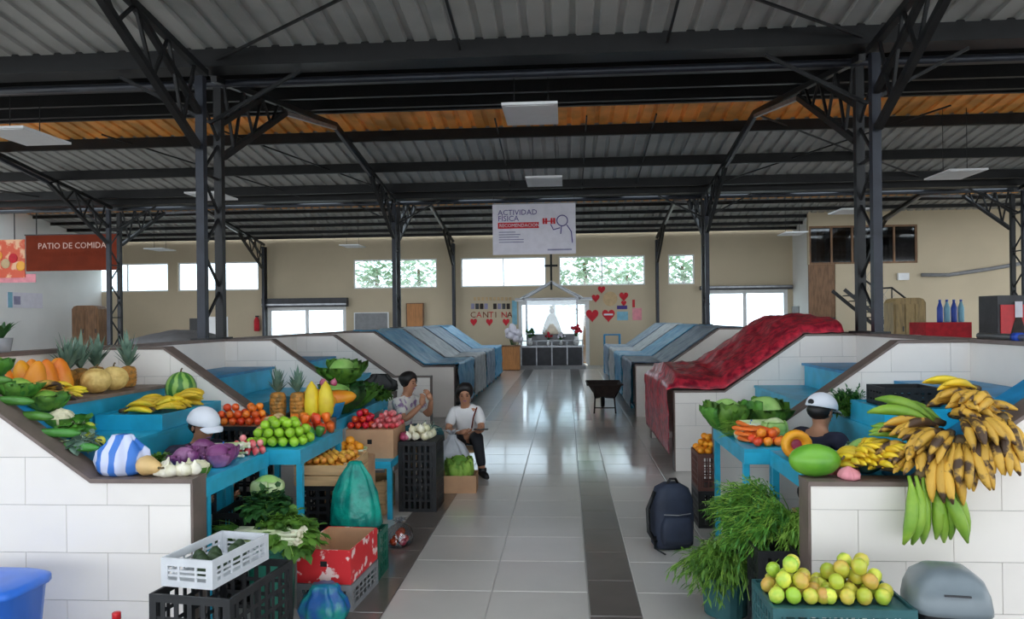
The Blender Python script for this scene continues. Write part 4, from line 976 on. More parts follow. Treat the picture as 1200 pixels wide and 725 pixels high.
# plant on the back wall, scale on a shelf
pl = thing('potted_plant', 'small potted plant on the cap of the stall back wall', 'plant', (-3.975, 5.16, HIGH + .03))
MB().lathe([(.05, 0), (.055, .005), (.07, .1), (.06, .1), (.02, .09)], 14).build('pot', 'mid_grey', pl, smooth=True)
def blade(q, p, d, L, w, droop=.4, n=5):
    d = Vector(d).normalized(); sd = d.cross(Vector((0, 0, 1))); sd = sd.normalized() if sd.length > .01 else Vector((1, 0, 0)); pts = []
    o = len(q.v)
    for i in range(n + 1):
        t = i / n; c = Vector(p) + d * (L * t) - Vector((0, 0, 1)) * (droop * L * t * t); ww = w * (math.sin(PI * min(1, .15 + t * .85)) + .03)
        q.v += [tuple(c - sd * ww), tuple(c + Vector((0, 0, .15 * ww))), tuple(c + sd * ww)]
    for i in range(n):
        for k in (0, 1): q.f.append((o + 3 * i + k, o + 3 * i + k + 1, o + 3 * i + 4 + k, o + 3 * i + 3 + k))
rr = random.Random(3)
for i in range(13):
    q = MB(); a = i * 2.4; blade(q, (0, 0, .09), (math.cos(a) * rr.uniform(.4, 1.), math.sin(a) * rr.uniform(.4, 1), rr.uniform(.9, 1.6)), rr.uniform(.16, .26), .016, .35); q.build('leaf', 'leaf_dark', pl, smooth=True)
sc_ = thing('weighing_scale', 'black dish scale on the shelf behind the partition', 'scale', (-3.62, 6.75, 1.19))
MB().box(-.07, .07, -.06, .06, 0, .05).build('scale_base', 'black', sc_); MB().lathe([(.012, .05), (.012, .14)], 8).build('post', 'black', sc_); MB().lathe([(.02, .135), (.12, .14), (.15, .17), (.14, .172), (.03, .15)], 18).build('dish', 'black', sc_, smooth=True)
# heap under a tan sheet in the row behind
q = MB().sheet(lambda a, b: (-7.2 + 1.9 * a, 11.1 + 2.0 * b, max(.9, .9 + .68 * (max(0, math.sin(PI * a)) * max(0, math.sin(PI * b))) ** .3) + .03 * noise.noise(Vector((a * 6, b * 6, 1)))), 16, 12, .02)
tag(q.build('heap_cover', 'mid_grey', smooth=True), 'grey sheet spread over goods behind the pineapple stall', 'tarpaulin')
MB().box(-7.15, -5.35, 11.15, 13.05, 0, .88).build('heap_goods', 'carton_dark', bpy.data.objects['heap_cover'])
# trees outside
def tree(x, y, h, rx, label, seed):
    r = thing('tree', label, 'tree', (x, y, -.12)); rr = random.Random(seed)
    MB().tube([(0, 0, 0), (.1, 0, h * .4), (0, .1, h * .75)], [.18, .13, .06], 8).build('trunk', 'wood_brown', r)
    q = MB()
    for i in range(520):
        a, e, zz = rr.uniform(0, 2 * PI), rr.random() ** .5, rr.uniform(-1, 1); k = math.sqrt(1 - zz * zz); p = Vector((math.cos(a) * k * rx * e, math.sin(a) * k * rx * e, h * .68 + zz * h * .34 * e))
        d = Vector((rr.uniform(-1, 1), rr.uniform(-1, 1), rr.uniform(-.6, .6))); s = d.cross(Vector((0, 0, 1))).normalized() * .12
        q.add([p - d * .22, p + s, p + d * .22, p - s], [(0, 1, 2, 3)])
    stuff(q.build('foliage', 'leaf_pale', r))
for i, (u, Y, h, rx, lb) in enumerate(((440, 31, 5.2, 1.5, 'pale tree outside the window behind a lattice column'), (490, 36, 5.6, 1.5, 'taller pale tree seen through the window beside the first one'), (685, 31, 5.4, 1.6, 'broad tree outside the window above the paper hearts'), (735, 36, 5.0, 1.5, 'smaller tree outside the window above the paper hearts'), (800, 32, 5.2, 1.4, 'tree outside the small window next to the column'))):
    p = at(u, 320, Y); tree(p.x, Y, h, rx, lb, i)

# ================================================================== PRODUCE
CAP = LOW + .022
R = random.Random(11)
def round_fruit(r, dim=.12, sz=.92, seg=12):
    return [(r * .03, -r * sz * (1 - dim)), (r * .3, -r * sz), (r * .75, -r * sz * .68), (r, -r * sz * .05), (r * .86, r * sz * .55), (r * .5, r * sz * .9), (r * .22, r * sz * .97), (r * .04, r * sz * (1 - dim))]
def fruit_me(name, m, r, **k): return MB().lathe(round_fruit(r, **k), 12).mesh(name, m, True)
def scatter(name, label, cat, group, me, r, pts):
    for p in pts: tag(link(name, me, None, p, (R.uniform(-.5, .5), R.uniform(-.5, .5), R.uniform(0, 6)), R.uniform(.93, 1.02)), label, cat, group)
def heap(cx, cy, z, r, nx, ny, layers, rotz=0, z_of=None):
    pts = []; d = 2 * r * 1.03; c, s = math.cos(rotz), math.sin(rotz)
    for l in range(layers):
        a, b = nx - l, ny - l
        if a < 1 or b < 1: break
        for i in range(a):
            for j in range(b):
                if l and R.random() < .12 * l: continue
                x, y = (i - (a - 1) / 2 + (.25 if j % 2 else -.25)) * d + R.uniform(-.16, .16) * r, (j - (b - 1) / 2) * d * .93 + R.uniform(-.16, .16) * r
                X, Y = cx + x * c - y * s, cy + x * s + y * c
                pts.append(Vector((X, Y, z + r + l * r * 1.42)))
    for it in range(80):                             # settle the pile so that neighbours only touch
        mv = 0
        for i in range(len(pts)):
            for j in range(i):
                dd = pts[i] - pts[j]; L = dd.length
                if L < 2.03 * r: k = dd * ((2.04 * r - L) / max(L, 1e-5) / 2); pts[i] += k; pts[j] -= k; mv = 1
        for p in pts: p.z = max(p.z, z + r)
        if not mv: break
    return [tuple(p) for p in pts]
# --- bananas
def banana_me(name, m, L, r, bend=.9):
    n = 8; pts, rad = [], []
    for i in range(n + 1):
        t = i / n; a = bend * (t - .5); Rr = L / bend; pts.append((0, Rr * (math.sin(a) + math.sin(bend / 2)), Rr * (math.cos(bend / 2) - math.cos(a)) * -1))
        rad.append(r * [.28, .34, .72, .95, 1, 1, .9, .6, .18][i])
    return MB().tube(pts, rad, 6).mesh(name, m, True)
BAN = {k: banana_me('banana', m, L, r) for k, (m, L, r) in {'yellow': ('banana_yellow', .2, .021), 'small': ('banana_yellow', .125, .017), 'green': ('banana_green', .33, .031), 'ripe': ('banana_ripe', .24, .025), 'lime': ('banana_green', .2, .019)}.items()}
STK = MB().tube([(0, -.035, .0), (0, 0, .0), (0, .02, -.004)], [.016, .022, .012], 7).mesh('stalk', 'stalk', True)
SP = {'yellow': .037, 'small': .03, 'green': .06, 'ripe': .044, 'lime': .034}
def hand(kind, label, loc, rot, n=6, group=None, rows=1):
    r = thing('banana_hand', label, 'bananas', loc, 0, group); r.rotation_euler = rot
    link('stalk', STK, r, (0, -.01, .02), None, (1 + n * .12, 1, 1))
    for w in range(rows):
        for i in range(n - w):
            k = i - (n - w - 1) / 2; link('banana', BAN[kind], r, (k * SP[kind] * .55, .01 * w, .022 + .03 * w), (R.uniform(-.14, .14), R.uniform(-.4, .4), -k * .13 + R.uniform(-.09, .09)))
    return r
def rotm(ax, ay, az): return Euler((math.radians(ax), math.radians(ay), math.radians(az)))
# left stand tray
for p, a, n, lb in (((-3.16, 5.32, 1.055), -75, 6, 'hand of yellow bananas in front on the turquoise tray'), ((-3.18, 5.46, 1.055), -60, 7, 'broad hand of yellow bananas lying behind the front one'), ((-3.0, 5.5, 1.055), -100, 6, 'hand of yellow bananas leaning toward the white cap'), ((-3.0, 5.68, 1.055), -30, 6, 'hand of yellow bananas below the striped watermelon'), ((-2.98, 5.36, 1.06), -35, 6, 'hand of yellow bananas at the tray corner by the white cap'), ((-2.94, 5.6, 1.10), -70, 6, 'topmost hand of yellow bananas near the striped watermelon')):
    hand('yellow', lb, p, rotm(4, 0, a), n, 'banana hands on the turquoise tray', 2)
# small yellow bananas on the right cap
g = 'small yellow bananas on the partition cap'
for i, (x, y, a, lb) in enumerate(((1.40, 4.10, -110, 'next to the plain watermelon'), (1.50, 4.0, -160, 'over the pink bag'), (1.52, 4.12, -80, 'below the white cap'), (1.60, 3.97, -140, 'on the cap edge'), (1.66, 4.05, -200, 'touching the green plantains'), (1.58, 4.15, -60, 'beside the round cabbage'))):
    hand('small', 'small bright yellow banana hand ' + lb, (x - .02, y, CAP + .012 + .035 * (i % 2)), rotm(8, 0, a), 7, g, 3)
# plantains
SBR = lambda X: prof(X - XR)
g = 'plantain hands heaped on the sloping cap'
for i, (x, y, z, rx, rz, k, n, lb) in enumerate((
        (1.72, 3.80, .965, -82, 182, 'green', 5, 'long green plantain hand hanging down over the partition face'),
        (1.80, 3.83, .985, -80, 172, 'green', 4, 'second long green plantain hand hanging over the partition face'),
        (1.84, 3.83, 1.05, -62, 152, 'ripe', 4, 'black spotted plantain hand drooping beside the green ones'),
        (1.93, 3.84, 1.10, -58, 158, 'ripe', 5, 'spotted brown plantain hand drooping down the partition face'),
        (2.04, 3.86, 1.15, -52, 165, 'ripe', 5, 'spotted plantain hand drooping beneath the heap top'),
        (2.14, 3.88, 1.2, -48, 155, 'ripe', 4, 'mottled plantain hand drooping furthest up the slope'),
        (1.80, 3.98, 1.03, -15, 130, 'ripe', 6, 'dark stemmed plantain hand at the foot of the heap'),
        (1.90, 4.05, 1.12, -5, 100, 'ripe', 6, 'brown spotted plantain hand on the middle of the heap'),
        (2.02, 4.05, 1.20, 0, 200, 'ripe', 6, 'ripe plantain hand over the dark stalks of the heap'),
        (2.12, 4.02, 1.27, 0, 120, 'ripe', 6, 'ripe plantain hand under the yellow topmost one'),
        (1.82, 4.16, 1.06, 10, 60, 'lime', 5, 'green plantain hand behind the brown heap'),
        (1.95, 4.15, 1.16, 12, 40, 'green', 4, 'long green plantain hand bending over the heap'),
        (2.08, 4.06, 1.34, 6, 95, 'yellow', 6, 'yellow plantain hand on top of the heap'),
        (1.70, 4.10, .93, 10, 110, 'lime', 5, 'green plantain hand between the small bananas and the heap'),
        (2.0, 3.92, 1.20, -30, 190, 'ripe', 5, 'mottled plantain hand across the face of the heap'),
        (1.90, 3.92, 1.12, -25, 120, 'ripe', 5, 'mottled plantain hand over the hanging green ones'))):
    hand(k, lb, (x - .035, y, z - .03), rotm(rx, 0, rz), n, g, 2 if k == 'ripe' else 1)
# greenish plantains and mixed hands on the left top shelf
for i, (x, y, z, a, k, lb) in enumerate(((-3.44, 4.62, 1.192, -40, 'ripe', 'brown spotted banana hand at the end of the top board'), (-3.45, 4.78, 1.192, -95, 'ripe', 'brown spotted banana hand before the papayas'), (-3.44, 4.95, 1.192, -70, 'yellow', 'yellow banana hand at the edge of the brown board'), (-3.48, 4.70, 1.25, -60, 'ripe', 'brown banana hand lying on top of the others on the board'), (-3.50, 4.88, 1.245, -110, 'yellow', 'yellow banana hand lying on top of the others on the board'))):
    hand(k, lb, (x, y, z), rotm(6, 0, a), 5, 'banana hands on the brown board')
# --- papayas, melons, pineapples
PAP = MB().lathe([(.012, 0), (.05, .012), (.075, .06), (.078, .1), (.062, .18), (.042, .235), (.02, .262), (.006, .27)], 14, rib=lambda t, z: 1 + .035 * math.cos(5 * t)).mesh('papaya', 'papaya', True)
PAPY = MB().lathe([(.012, 0), (.045, .01), (.062, .05), (.064, .14), (.055, .22), (.035, .27), (.015, .295), (.005, .31)], 14, rib=lambda t, z: 1 + .05 * math.cos(6 * t)).mesh('papaya', 'papaya_yellow', True)
for i, (x, y, tl) in enumerate(((-3.74, 4.86, 6), (-3.70, 5.02, -8), (-3.6, 4.93, 10), (-3.74, 5.16, -4), (-3.6, 5.10, 5), (-3.72, 5.31, -9), (-3.60, 5.26, 3))):
    tag(link('papaya', PAP, None, (x, y, 1.192), rotm(tl, tl / 2, i * 50)), 'ripe orange papaya standing on the brown top board', 'papaya', 'papayas on the brown board')
MEL = MB().ball((0, 0, .092), .1, 16, 9, sx=1.08, sz=.92, wob=.04).mesh('melon', 'melon', True); MSTEM = MB().tube([(0, 0, 0), (.004, 0, .02), (.012, .004, .03)], [.008, .006, .007], 6).mesh('stem', 'stalk')
for x, y, lb in ((-3.45, 5.42, 'pale yellow melon at the edge of the board under the bananas side'), (-3.45, 5.64, 'pale yellow melon beside the short bodied pineapple')):
    o = tag(link('melon', MEL, None, (x, y, 1.192)), lb, 'melon', 'melons on the brown board'); link('stem', MSTEM, o, (0, 0, .182))
def pineapple(label, loc, h=.17, r=.062, ch=.2, seed=1, group=None):
    o = thing('pineapple', label, 'pineapple', loc, seed, group); rr = random.Random(seed)
    q = MB(); n = 12; q.lathe([(r * .5, 0), (r * .85, .01)] + [(r * (1.0 + (.035 if i % 2 else -.02) - .10 * abs(i / n - .5) ** 2 * 4), .02 + (h - .04) * i / n) for i in range(n + 1)] + [(r * .75, h - .008), (r * .3, h)], 16); q.build('fruit', 'pineapple_skin', o, smooth=False)
    c = MB()
    for i in range(26):
        a = i * 2.4; e = 1 - i / 30; blade(c, (0, 0, h - .01 + .002 * i), (math.cos(a) * .95 * e, math.sin(a) * .95 * e, 1.1), ch * rr.uniform(.65, 1.) * (1 - .25 * e), .017, .15 * e, 4)
    stuff(c.build('crown', 'leaf_grey', o, smooth=True)); return o
for i, (x, y, lb) in enumerate(((-3.72, 5.5, 'pineapple with grey green crown behind the first melon'), (-3.74, 5.68, 'pineapple with grey green crown behind both melons'), (-3.74, 5.88, 'pineapple with tall crown behind the second melon'), (-3.50, 5.92, 'orange bodied pineapple at the end of the brown board'))): pineapple(lb, (x, y, 1.192), ch=.3, seed=i + 1)
pineapple('brown pineapple on the partition cap near the orange tomatoes', (-2.42, 6.30, CAP), .22, .068, .24, 7); pineapple('brown pineapple on the partition cap beside the yellow papayas', (-2.25, 6.30, CAP), .22, .066, .24, 8)
for x, lb in ((-2.13, 'tall yellow papaya standing next to the pineapple'), (-2.01, 'tall yellow papaya standing at the end of the partition cap')): tag(link('papaya', PAPY, None, (x, 6.30, CAP), None), lb, 'papaya')
# --- watermelons
o = MB().ball((0, 0, .13), .13, 20, 12, sx=.92, sy=.92).build('watermelon', 'watermelon_stripe', smooth=True, loc=(-3.08, 5.95, 1.051)); tag(o, 'striped round watermelon on the turquoise tray', 'watermelon'); link('stem', MSTEM, o, (0, 0, .258))
o = MB().ball((0, 0, .082), .1, 22, 12, sx=1.28, sy=.85, sz=.82).build('watermelon', 'watermelon_plain', smooth=True, loc=(1.25, 3.99, CAP)); tag(o, 'big plain green oval watermelon on the partition cap', 'watermelon')
q = MB().tube([(.122, 0, .082), (.14, 0, .09), (.15, .01, .1)], .006, 6); q.build('stem', 'stalk', o)
# --- cabbages and lettuces
def head_cabbage(name, label, loc, r, mh, ml, n=6, rough=.12, spread=1.12, seed=0, cat='cabbage', group=None, squash=.9, curl=.25):
    o = thing(name, label, cat, loc, seed, group); rr = random.Random(seed + 50)
    MB().ball((0, 0, r * squash), r, 16, 10, sz=squash, wob=.08).build('head', mh, o, smooth=True)
    for i in range(n):
        a0 = 2 * PI * i / n + rr.uniform(-.3, .3); wv = rr.uniform(.75, 1.05); top = rr.uniform(.45, .8) if curl < .3 else rr.uniform(.0, .6)
        def fn(a, b, a0=a0, wv=wv, top=top, i=i):
            th = a0 + (b - .5) * wv * 1.5; el = -1.1 + a * (1.1 + top); rad = r * (spread + .03 * (i % 2)) * (1 + curl * max(0, a - .4) ** 1.3 * 1.6 + rough * noise.noise(Vector((a * 3, b * 6, i * 3.1 + seed))) * a)
            return (math.cos(th) * math.cos(el) * rad, math.sin(th) * math.cos(el) * rad, max(.002, r * squash + math.sin(el) * rad * squash))
        MB().sheet(fn, 7, 8, .003).build('leaf', ml, o, smooth=True)
    return o
head_cabbage('savoy_cabbage', 'big leafy savoy cabbage at the outer corner of the turquoise table', (1.2, 5.9, TZ + .001), .13, 'cabbage', 'leaf_mid', 8, .35, 1.12, 1, curl=.38)
head_cabbage('savoy_cabbage', 'big leafy savoy cabbage nearer the vendor in the white cap', (1.5, 5.97, TZ + .001), .135, 'cabbage', 'leaf_mid', 8, .35, 1.12, 2, curl=.38)
head_cabbage('cabbage', 'pale green cabbage beside the carrots', (1.43, 5.42, TZ), .085, 'cabbage_white', 'cabbage', 4, .1, 1.05, 3, curl=.1)
head_cabbage('cabbage', 'round grey green cabbage behind the small yellow bananas', (1.62, 4.32, TZ), .1, 'cabbage', 'leaf_grey', 5, .1, 1.04, 4, curl=.08)
for i, (x, y, z, r, lb) in enumerate(((-2.06, 4.42, TZ, .075, 'purple cabbage at the outer edge of the turquoise table'), (-2.22, 4.55, TZ, .08, 'purple cabbage in the middle of the turquoise table'), (-2.24, 4.36, TZ, .07, 'purple cabbage nearest the cap of white onions'), (-2.1, 4.62, TZ, .06, 'small purple cabbage beside the scallions'))): head_cabbage('red_cabbage', lb, (x, y, z), r, 'cabbage_purple', 'cabbage_purple', 5, .2, 1.1, 10 + i, curl=.3, group='purple cabbages on the turquoise table')
head_cabbage('cabbage', 'light green cabbage resting on the crate under the table', (-1.88, 4.70, .565), .1, 'cabbage', 'cabbage_white', 4, .1, 1.03, 20, curl=.05)
for i, (x, y, z, r, lb) in enumerate(((-2.12, 6.98, TZ, .15, 'broad green lettuce next to the papaya basket'), (-2.12, 7.36, TZ, .16, 'broad green lettuce in the middle of the greens'), (-2.12, 7.16, TZ + .26, .13, 'green lettuce lying on top of two others'))): head_cabbage('lettuce', lb, (x, y, z), r, 'cabbage', 'leaf_mid' if i else 'leaf_dark', 9, .4, 1.2, 30 + i, 'lettuce', curl=.6)
head_cabbage('lettuce', 'pale lettuce standing in the small aisle carton', (-1.08, 7.62, .01), .125, 'leaf_light', 'leaf_light', 8, .3, 1.05, 40, 'lettuce', squash=1.35, curl=.25)
def cauliflower(label, loc, r, seed):
    o = thing('cauliflower', label, 'cauliflower', loc, seed); MB().ball((0, 0, r * .8), r, 18, 11, sz=.8, wob=.22, ns=7).build('curd', 'cauliflower', o, smooth=True)
    for i in range(5):
        a0 = 2 * PI * i / 5 + seed
        MB().sheet(lambda a, b: (math.cos(a0 + (b - .5) * 1.1) * r * (.55 + .62 * a), math.sin(a0 + (b - .5) * 1.1) * r * (.55 + .62 * a), .003 + a * a * r * .9), 4, 5, .003).build('leaf', 'leaf_mid', o, smooth=True)
SLF = lambda X: prof(XL - X)
cauliflower('large white cauliflower on the sloping board', (-2.86, 4.16, SLF(-2.83) + .0), .075, 1)
cauliflower('small pale cauliflower on the corner of the turquoise table', (-2.05, 4.16, TZ), .055, 2)
cauliflower('small pale cauliflower beside the cut squash', (1.38, 4.42, TZ), .05, 3)
# --- loose leafy bunches
def bunch(name, label, loc, spread, n, leaf, m, dirn=None, stem_m='stem_white', seed=0, cat='greens', droop=.5, width=.2, up=.9, group=None, stems=True, tips=3):
    o = thing(name, label, cat, loc, 0, group); rr = random.Random(seed + 7); l, s = MB(), MB(); dirn = Vector(dirn) if dirn else None
    for i in range(n):
        a = rr.uniform(0, 2 * PI); e = rr.random() ** .6; d = Vector((math.cos(a) * e, math.sin(a) * e, up * rr.uniform(.5, 1.)))
        if dirn: d = d * .55 + dirn
        d.normalize(); L = spread * rr.uniform(.55, 1.); b0 = Vector((rr.uniform(-.02, .02), rr.uniform(-.02, .02), .01)); pts = []
        for j in range(4):
            t = j / 3; p = b0 + d * L * t - Vector((0, 0, 1)) * droop * L * t * t * rr.uniform(.7, 1.2); p.z = max(p.z, -loc[2] + .02); pts.append(p)
        s.tube(pts, [.0035, .003, .0025, .0015], 3, caps=False)
        for k in range(tips):
            t = rr.uniform(.45, 1.); idx = min(2, int(t * 3)); p = pts[idx].lerp(pts[idx + 1], t * 3 - idx); dd = (pts[3] - pts[2]).normalized() + Vector((rr.uniform(-1, 1), rr.uniform(-1, 1), rr.uniform(-.5, .7))) * .9
            blade(l, p, dd, leaf * rr.uniform(.6, 1.1), leaf * width * rr.uniform(.7, 1.2), .3, 2)
    stuff(l.build('leaves', m, o, smooth=True))
    if stems: stuff(s.build('stems', stem_m, o))
    return o
g = 'feathery green bunches by the black crates'
bunch('herb_bunch', 'feathery light green bunch spilling from the teal bucket', (.92, 4.48, .28), .42, 560, .06, 'leaf_mid', None, 'leaf_light', 1, droop=.8, width=.12, up=1.0, group=g, tips=6)
bunch('herb_bunch', 'feathery green bunch on the black crate trailing to the floor', (1.24, 4.36, .525), .5, 560, .055, 'leaf_mid', (-.75, -.15, .35), 'leaf_light', 2, droop=.7, width=.12, group=g, tips=6)
bunch('herb_bunch', 'feathery green bunch on the black crate beside the table', (1.24, 4.6, .525), .52, 520, .055, 'leaf_mid', (-.75, -.2, .3), 'leaf_light', 3, droop=.5, width=.12, group=g, tips=6)
bunch('herb_bunch', 'feathery green bunch hanging toward the partition end', (1.28, 4.3, .525), .32, 260, .05, 'leaf_light', (-.2, -.3, .3), 'leaf_light', 4, droop=.8, width=.12, group=g, tips=6)
bunch('herb_bunch', 'tall feathery grey green bunch on the turquoise shelf', (2.13, 5.98, .951), .3, 160, .05, 'leaf_dark', (-.1, -.1, .5), 'leaf_mid', 5, droop=.35, width=.14, tips=5)
bunch('herb_bunch', 'second feathery bunch on the turquoise shelf by the white cap', (2.10, 5.86, .951), .22, 120, .05, 'leaf_mid', (-.4, -.2, .3), 'leaf_mid', 6, droop=.4, width=.14, tips=5)
bunch('parsley_bunch', 'bushy dark parsley bunch drooping over the green bucket', (-1.72, 4.42, .44), .36, 420, .065, 'leaf_mid', (.4, -.25, .3), 'leaf_light', 8, droop=.65, width=.4, tips=4)
bunch('parsley_bunch', 'bushy dark parsley bunch lying behind the scallions', (-1.86, 4.52, .565), .26, 220, .06, 'leaf_dark', (.4, -.5, .05), 'leaf_light', 9, droop=.3, width=.35, tips=4)
bunch('herb_bunch', 'dark curly herb bunch beside the seated person in floral top', (-2.08, 7.72, TZ), .3, 200, .05, 'leaf_dark', (.1, -.1, .6), 'leaf_dark', 12, droop=.4, width=.35, tips=4)
bunch('herb_bunch', 'curly green herb bunch behind the tomato carton', (-1.98, 7.95, TZ), .26, 160, .05, 'leaf_mid', (.3, -.1, .5), 'leaf_dark', 13, droop=.5, width=.35, tips=4)
def scallions(label, loc, L, n, rotz, seed, leafm='leaf_mid', thick=.008):
    o = thing('scallion_bundle', label, 'scallions', loc, rotz); rr = random.Random(seed); w, l, b = MB(), MB(), MB()
    for i in range(n):
        y, z = rr.uniform(-.06, .06), .012 + rr.random() * .075; x1 = L * .5 + rr.uniform(-.02, .03)
        w.tube([(-L * .3, y, z), (0, y + rr.uniform(-.01, .01), z), (x1, y, z)], [thick * .8, thick, thick * 1.2], 5); b.ball((x1 + .006, y, z), thick * 1.8, 6, 4)
        for k in range(3): blade(l, (-L * .3, y, z), (-1, rr.uniform(-.35, .35), rr.uniform(0, .5)), L * rr.uniform(.35, .6), .007, .35, 3)
    stuff(w.build('white_stalks', 'stem_white', o, smooth=True)); stuff(l.build('green_tops', leafm, o, smooth=True)); stuff(b.build('roots', 'onion_white', o, smooth=True)); MB().tube([(0, .07, .05), (0, 0, .1), (0, -.07, .05), (0, 0, .006), (0, .07, .05)], .004, 5).build('tie', 'plastic_blue', o)
    return o
scallions('big bundle of white stalked scallions laid across the green bucket', (-1.76, 4.28, .435), .44, 34, 0, 1)
scallions('small scallion bundle lying among the purple cabbages', (-2.16, 4.7, TZ), .24, 14, .25, 2, thick=.006)
scallions('bundle of pale leeks on the turquoise table in front of savoy cabbages', (1.34, 5.7, TZ), .3, 16, .1, 3, 'leaf_light', .012)
scallions('second bundle of pale leeks lying on the turquoise table', (1.30, 5.56, TZ), .28, 12, -.2, 4, 'leaf_light', .011)
# greens along the sloping board, left
for i, (X, y, lb) in enumerate(((-3.26, 4.15, 'uppermost loose lettuce on the sloping board'), (-3.08, 4.12, 'loose lettuce on the sloping board above the cauliflower'), (-2.97, 4.2, 'loose lettuce touching the cauliflower'))):
    head_cabbage('leaf_lettuce', lb, (X, y, SLF(X) + .005), .075, 'leaf_light', 'leaf_mid', 7, .4, 1.15, 60 + i, 'lettuce', squash=.8, curl=.5, group='lettuces on the sloping board')
CUC = MB().tube([(0, -.15, .026), (0, -.1, .027), (0, 0, .03), (0, .1, .027), (0, .16, .026)], [.008, .024, .028, .025, .006], 10).mesh('cucumber', 'pepper_green', True)
for i, (X, y) in enumerate(((-3.18, 4.0), (-3.02, 3.97), (-2.90, 3.98), (-2.77, 3.97), (-2.66, 3.98), (-3.3, 3.98))):
    tag(link('cucumber', CUC, None, (X, y, SLF(X) + .03), Euler((0, .61, 1.57 - .15 * (i % 3)), 'XYZ'), .95), 'long green cucumber lying on the sloping partition cap', 'cucumber', 'cucumbers on the sloping cap')
GUA = fruit_me('guava', 'lime', .032)
scatter('guava', 'yellow green guava beside the cauliflower', 'guava', 'guavas by the cauliflower', GUA, .032, [(-2.72, 4.2, SLF(-2.72) + .05), (-2.7, 4.13, SLF(-2.7) + .05), (-2.66, 4.21, SLF(-2.66) + .05), (-2.71, 4.19, SLF(-2.7) + .105)])
bunch('chard_bunch', 'broad leaf bunch between cauliflower and guavas', (-2.78, 4.2, SLF(-2.78) + .01), .16, 40, .07, 'leaf_mid', (.1, -.2, .3), 'stem_white', 15, droop=.5, width=.45, tips=2)
bunch('chard_bunch', 'pale stemmed leaf bunch below the cauliflower', (-2.66, 4.06, SLF(-2.66) + .03), .17, 40, .06, 'leaf_grey', (.0, -.15, .25), 'stem_white', 16, droop=.6, width=.4, tips=2)
crate('plastic_crate', 'tall black crate inside the stall topped with small herb packs', .34, .3, .86, 'plastic_black', (-2.6, 4.5, 0), 0, nx=6, ny=5, nz=10)
for i, (x, y, m_, lb) in enumerate(((-2.68, 4.42, 'leaf_dark', 'dark herb pack in the front corner of the tall crate'), (-2.54, 4.43, 'leaf_grey', 'greyish herb pack next to the striped bag'), (-2.62, 4.56, 'leaf_dark', 'dark herb pack at the back of the tall crate'), (-2.5, 4.55, 'leaf_mid', 'green herb pack nearest the vendor'))): bunch('herb_bunch', lb, (x, y, .80), .16, 50, .05, m_, (0, -.1, .7), 'stem_white', 17 + i, droop=.5, width=.3, tips=3)
# --- round things
ORA = fruit_me('orange', 'orange', .04); TOM = fruit_me('tomato', 'tomato', .032); TOO = fruit_me('tomato', 'tomato_orange', .033); APP = fruit_me('apple', 'apple_green', .036, dim=.2); LIM = fruit_me('lime', 'lime', .034, sz=1.05, dim=0); ONW = MB().lathe([(.006, -.03), (.026, -.027), (.038, -.004), (.03, .022), (.01, .036), (.004, .055)], 12).mesh('onion', 'onion_white', True)
ONR = MB().lathe([(.006, -.026), (.026, -.024), (.034, -.004), (.026, .018), (.008, .032), (.004, .044)], 12).mesh('onion', 'onion_red', True); RAD = MB().lathe([(.004, -.03), (.012, -.022), (.022, -.008), (.022, .008), (.008, .022)], 10).mesh('radish', 'radish', True)
LOQ = fruit_me('loquat', 'loquat', .026); PEP = MB().lathe([(.006, -.045), (.02, -.04), (.03, -.01), (.034, .02), (.026, .036), (.01, .034)], 12, rib=lambda t, z: 1 + .1 * math.cos(4 * t)).mesh('pepper', 'pepper_green', True); PEPR = PEP.copy(); PEPR.materials[0] = MATS['tomato_orange']
AVO = MB().lathe([(.01, -.05), (.035, -.035), (.042, -.005), (.03, .035), (.012, .055)], 12).mesh('avocado', 'avocado', True); POT = MB().ball((0, 0, 0), .036, 10, 7, sx=1.3, sz=.85, wob=.2).mesh('potato', 'potato', True)
MAN = fruit_me('mandarin', 'orange', .03, sz=.8)
crate('plastic_crate', 'tall black crate behind the white cap, heaped with orange tomatoes', .36, .28, .88, 'plastic_black', (-2.6, 6.03, 0), 0, nx=6, ny=5, nz=10)
crate_floor = [(-2.6, 6.03)]
scatter('tomato', 'orange red tomato in the heap beside the pineapples', 'tomato', 'orange tomatoes on the tall crate', TOO, .033, heap(-2.6, 6.03, .88, .033, 6, 4, 3))
MB().box(-.165, .165, -.125, .125, .868, .88).build('liner', 'carton', bpy.data.objects['plastic_crate.015'] if 'plastic_crate.015' in bpy.data.objects else None)
scatter('apple', 'green apple in the heap on the turquoise table', 'apple', 'green apples on the turquoise table', APP, .036, heap(-1.98, 5.24, TZ, .036, 5, 5, 3))
scatter('pepper', 'green bell pepper behind the green apples', 'pepper', 'green peppers on the turquoise table', PEP, .036, heap(-1.98, 5.52, TZ, .043, 4, 2, 2))
scatter('pepper', 'orange red bell pepper in the row beside the yellow papayas', 'pepper', 'orange peppers on the turquoise table', PEPR, .036, heap(-1.96, 5.76, TZ, .043, 4, 3, 2))
scatter('potato', 'brown potato on the turquoise table by the pineapples', 'potato', 'potatoes on the turquoise table', POT, .034, heap(-2.22, 5.74, TZ, .042, 2, 4, 2))
scatter('radish', 'red radish heaped at the end of the turquoise table', 'radish', 'radishes on the turquoise table', RAD, .022, heap(-2.06, 4.85, TZ, .026, 4, 3, 3))
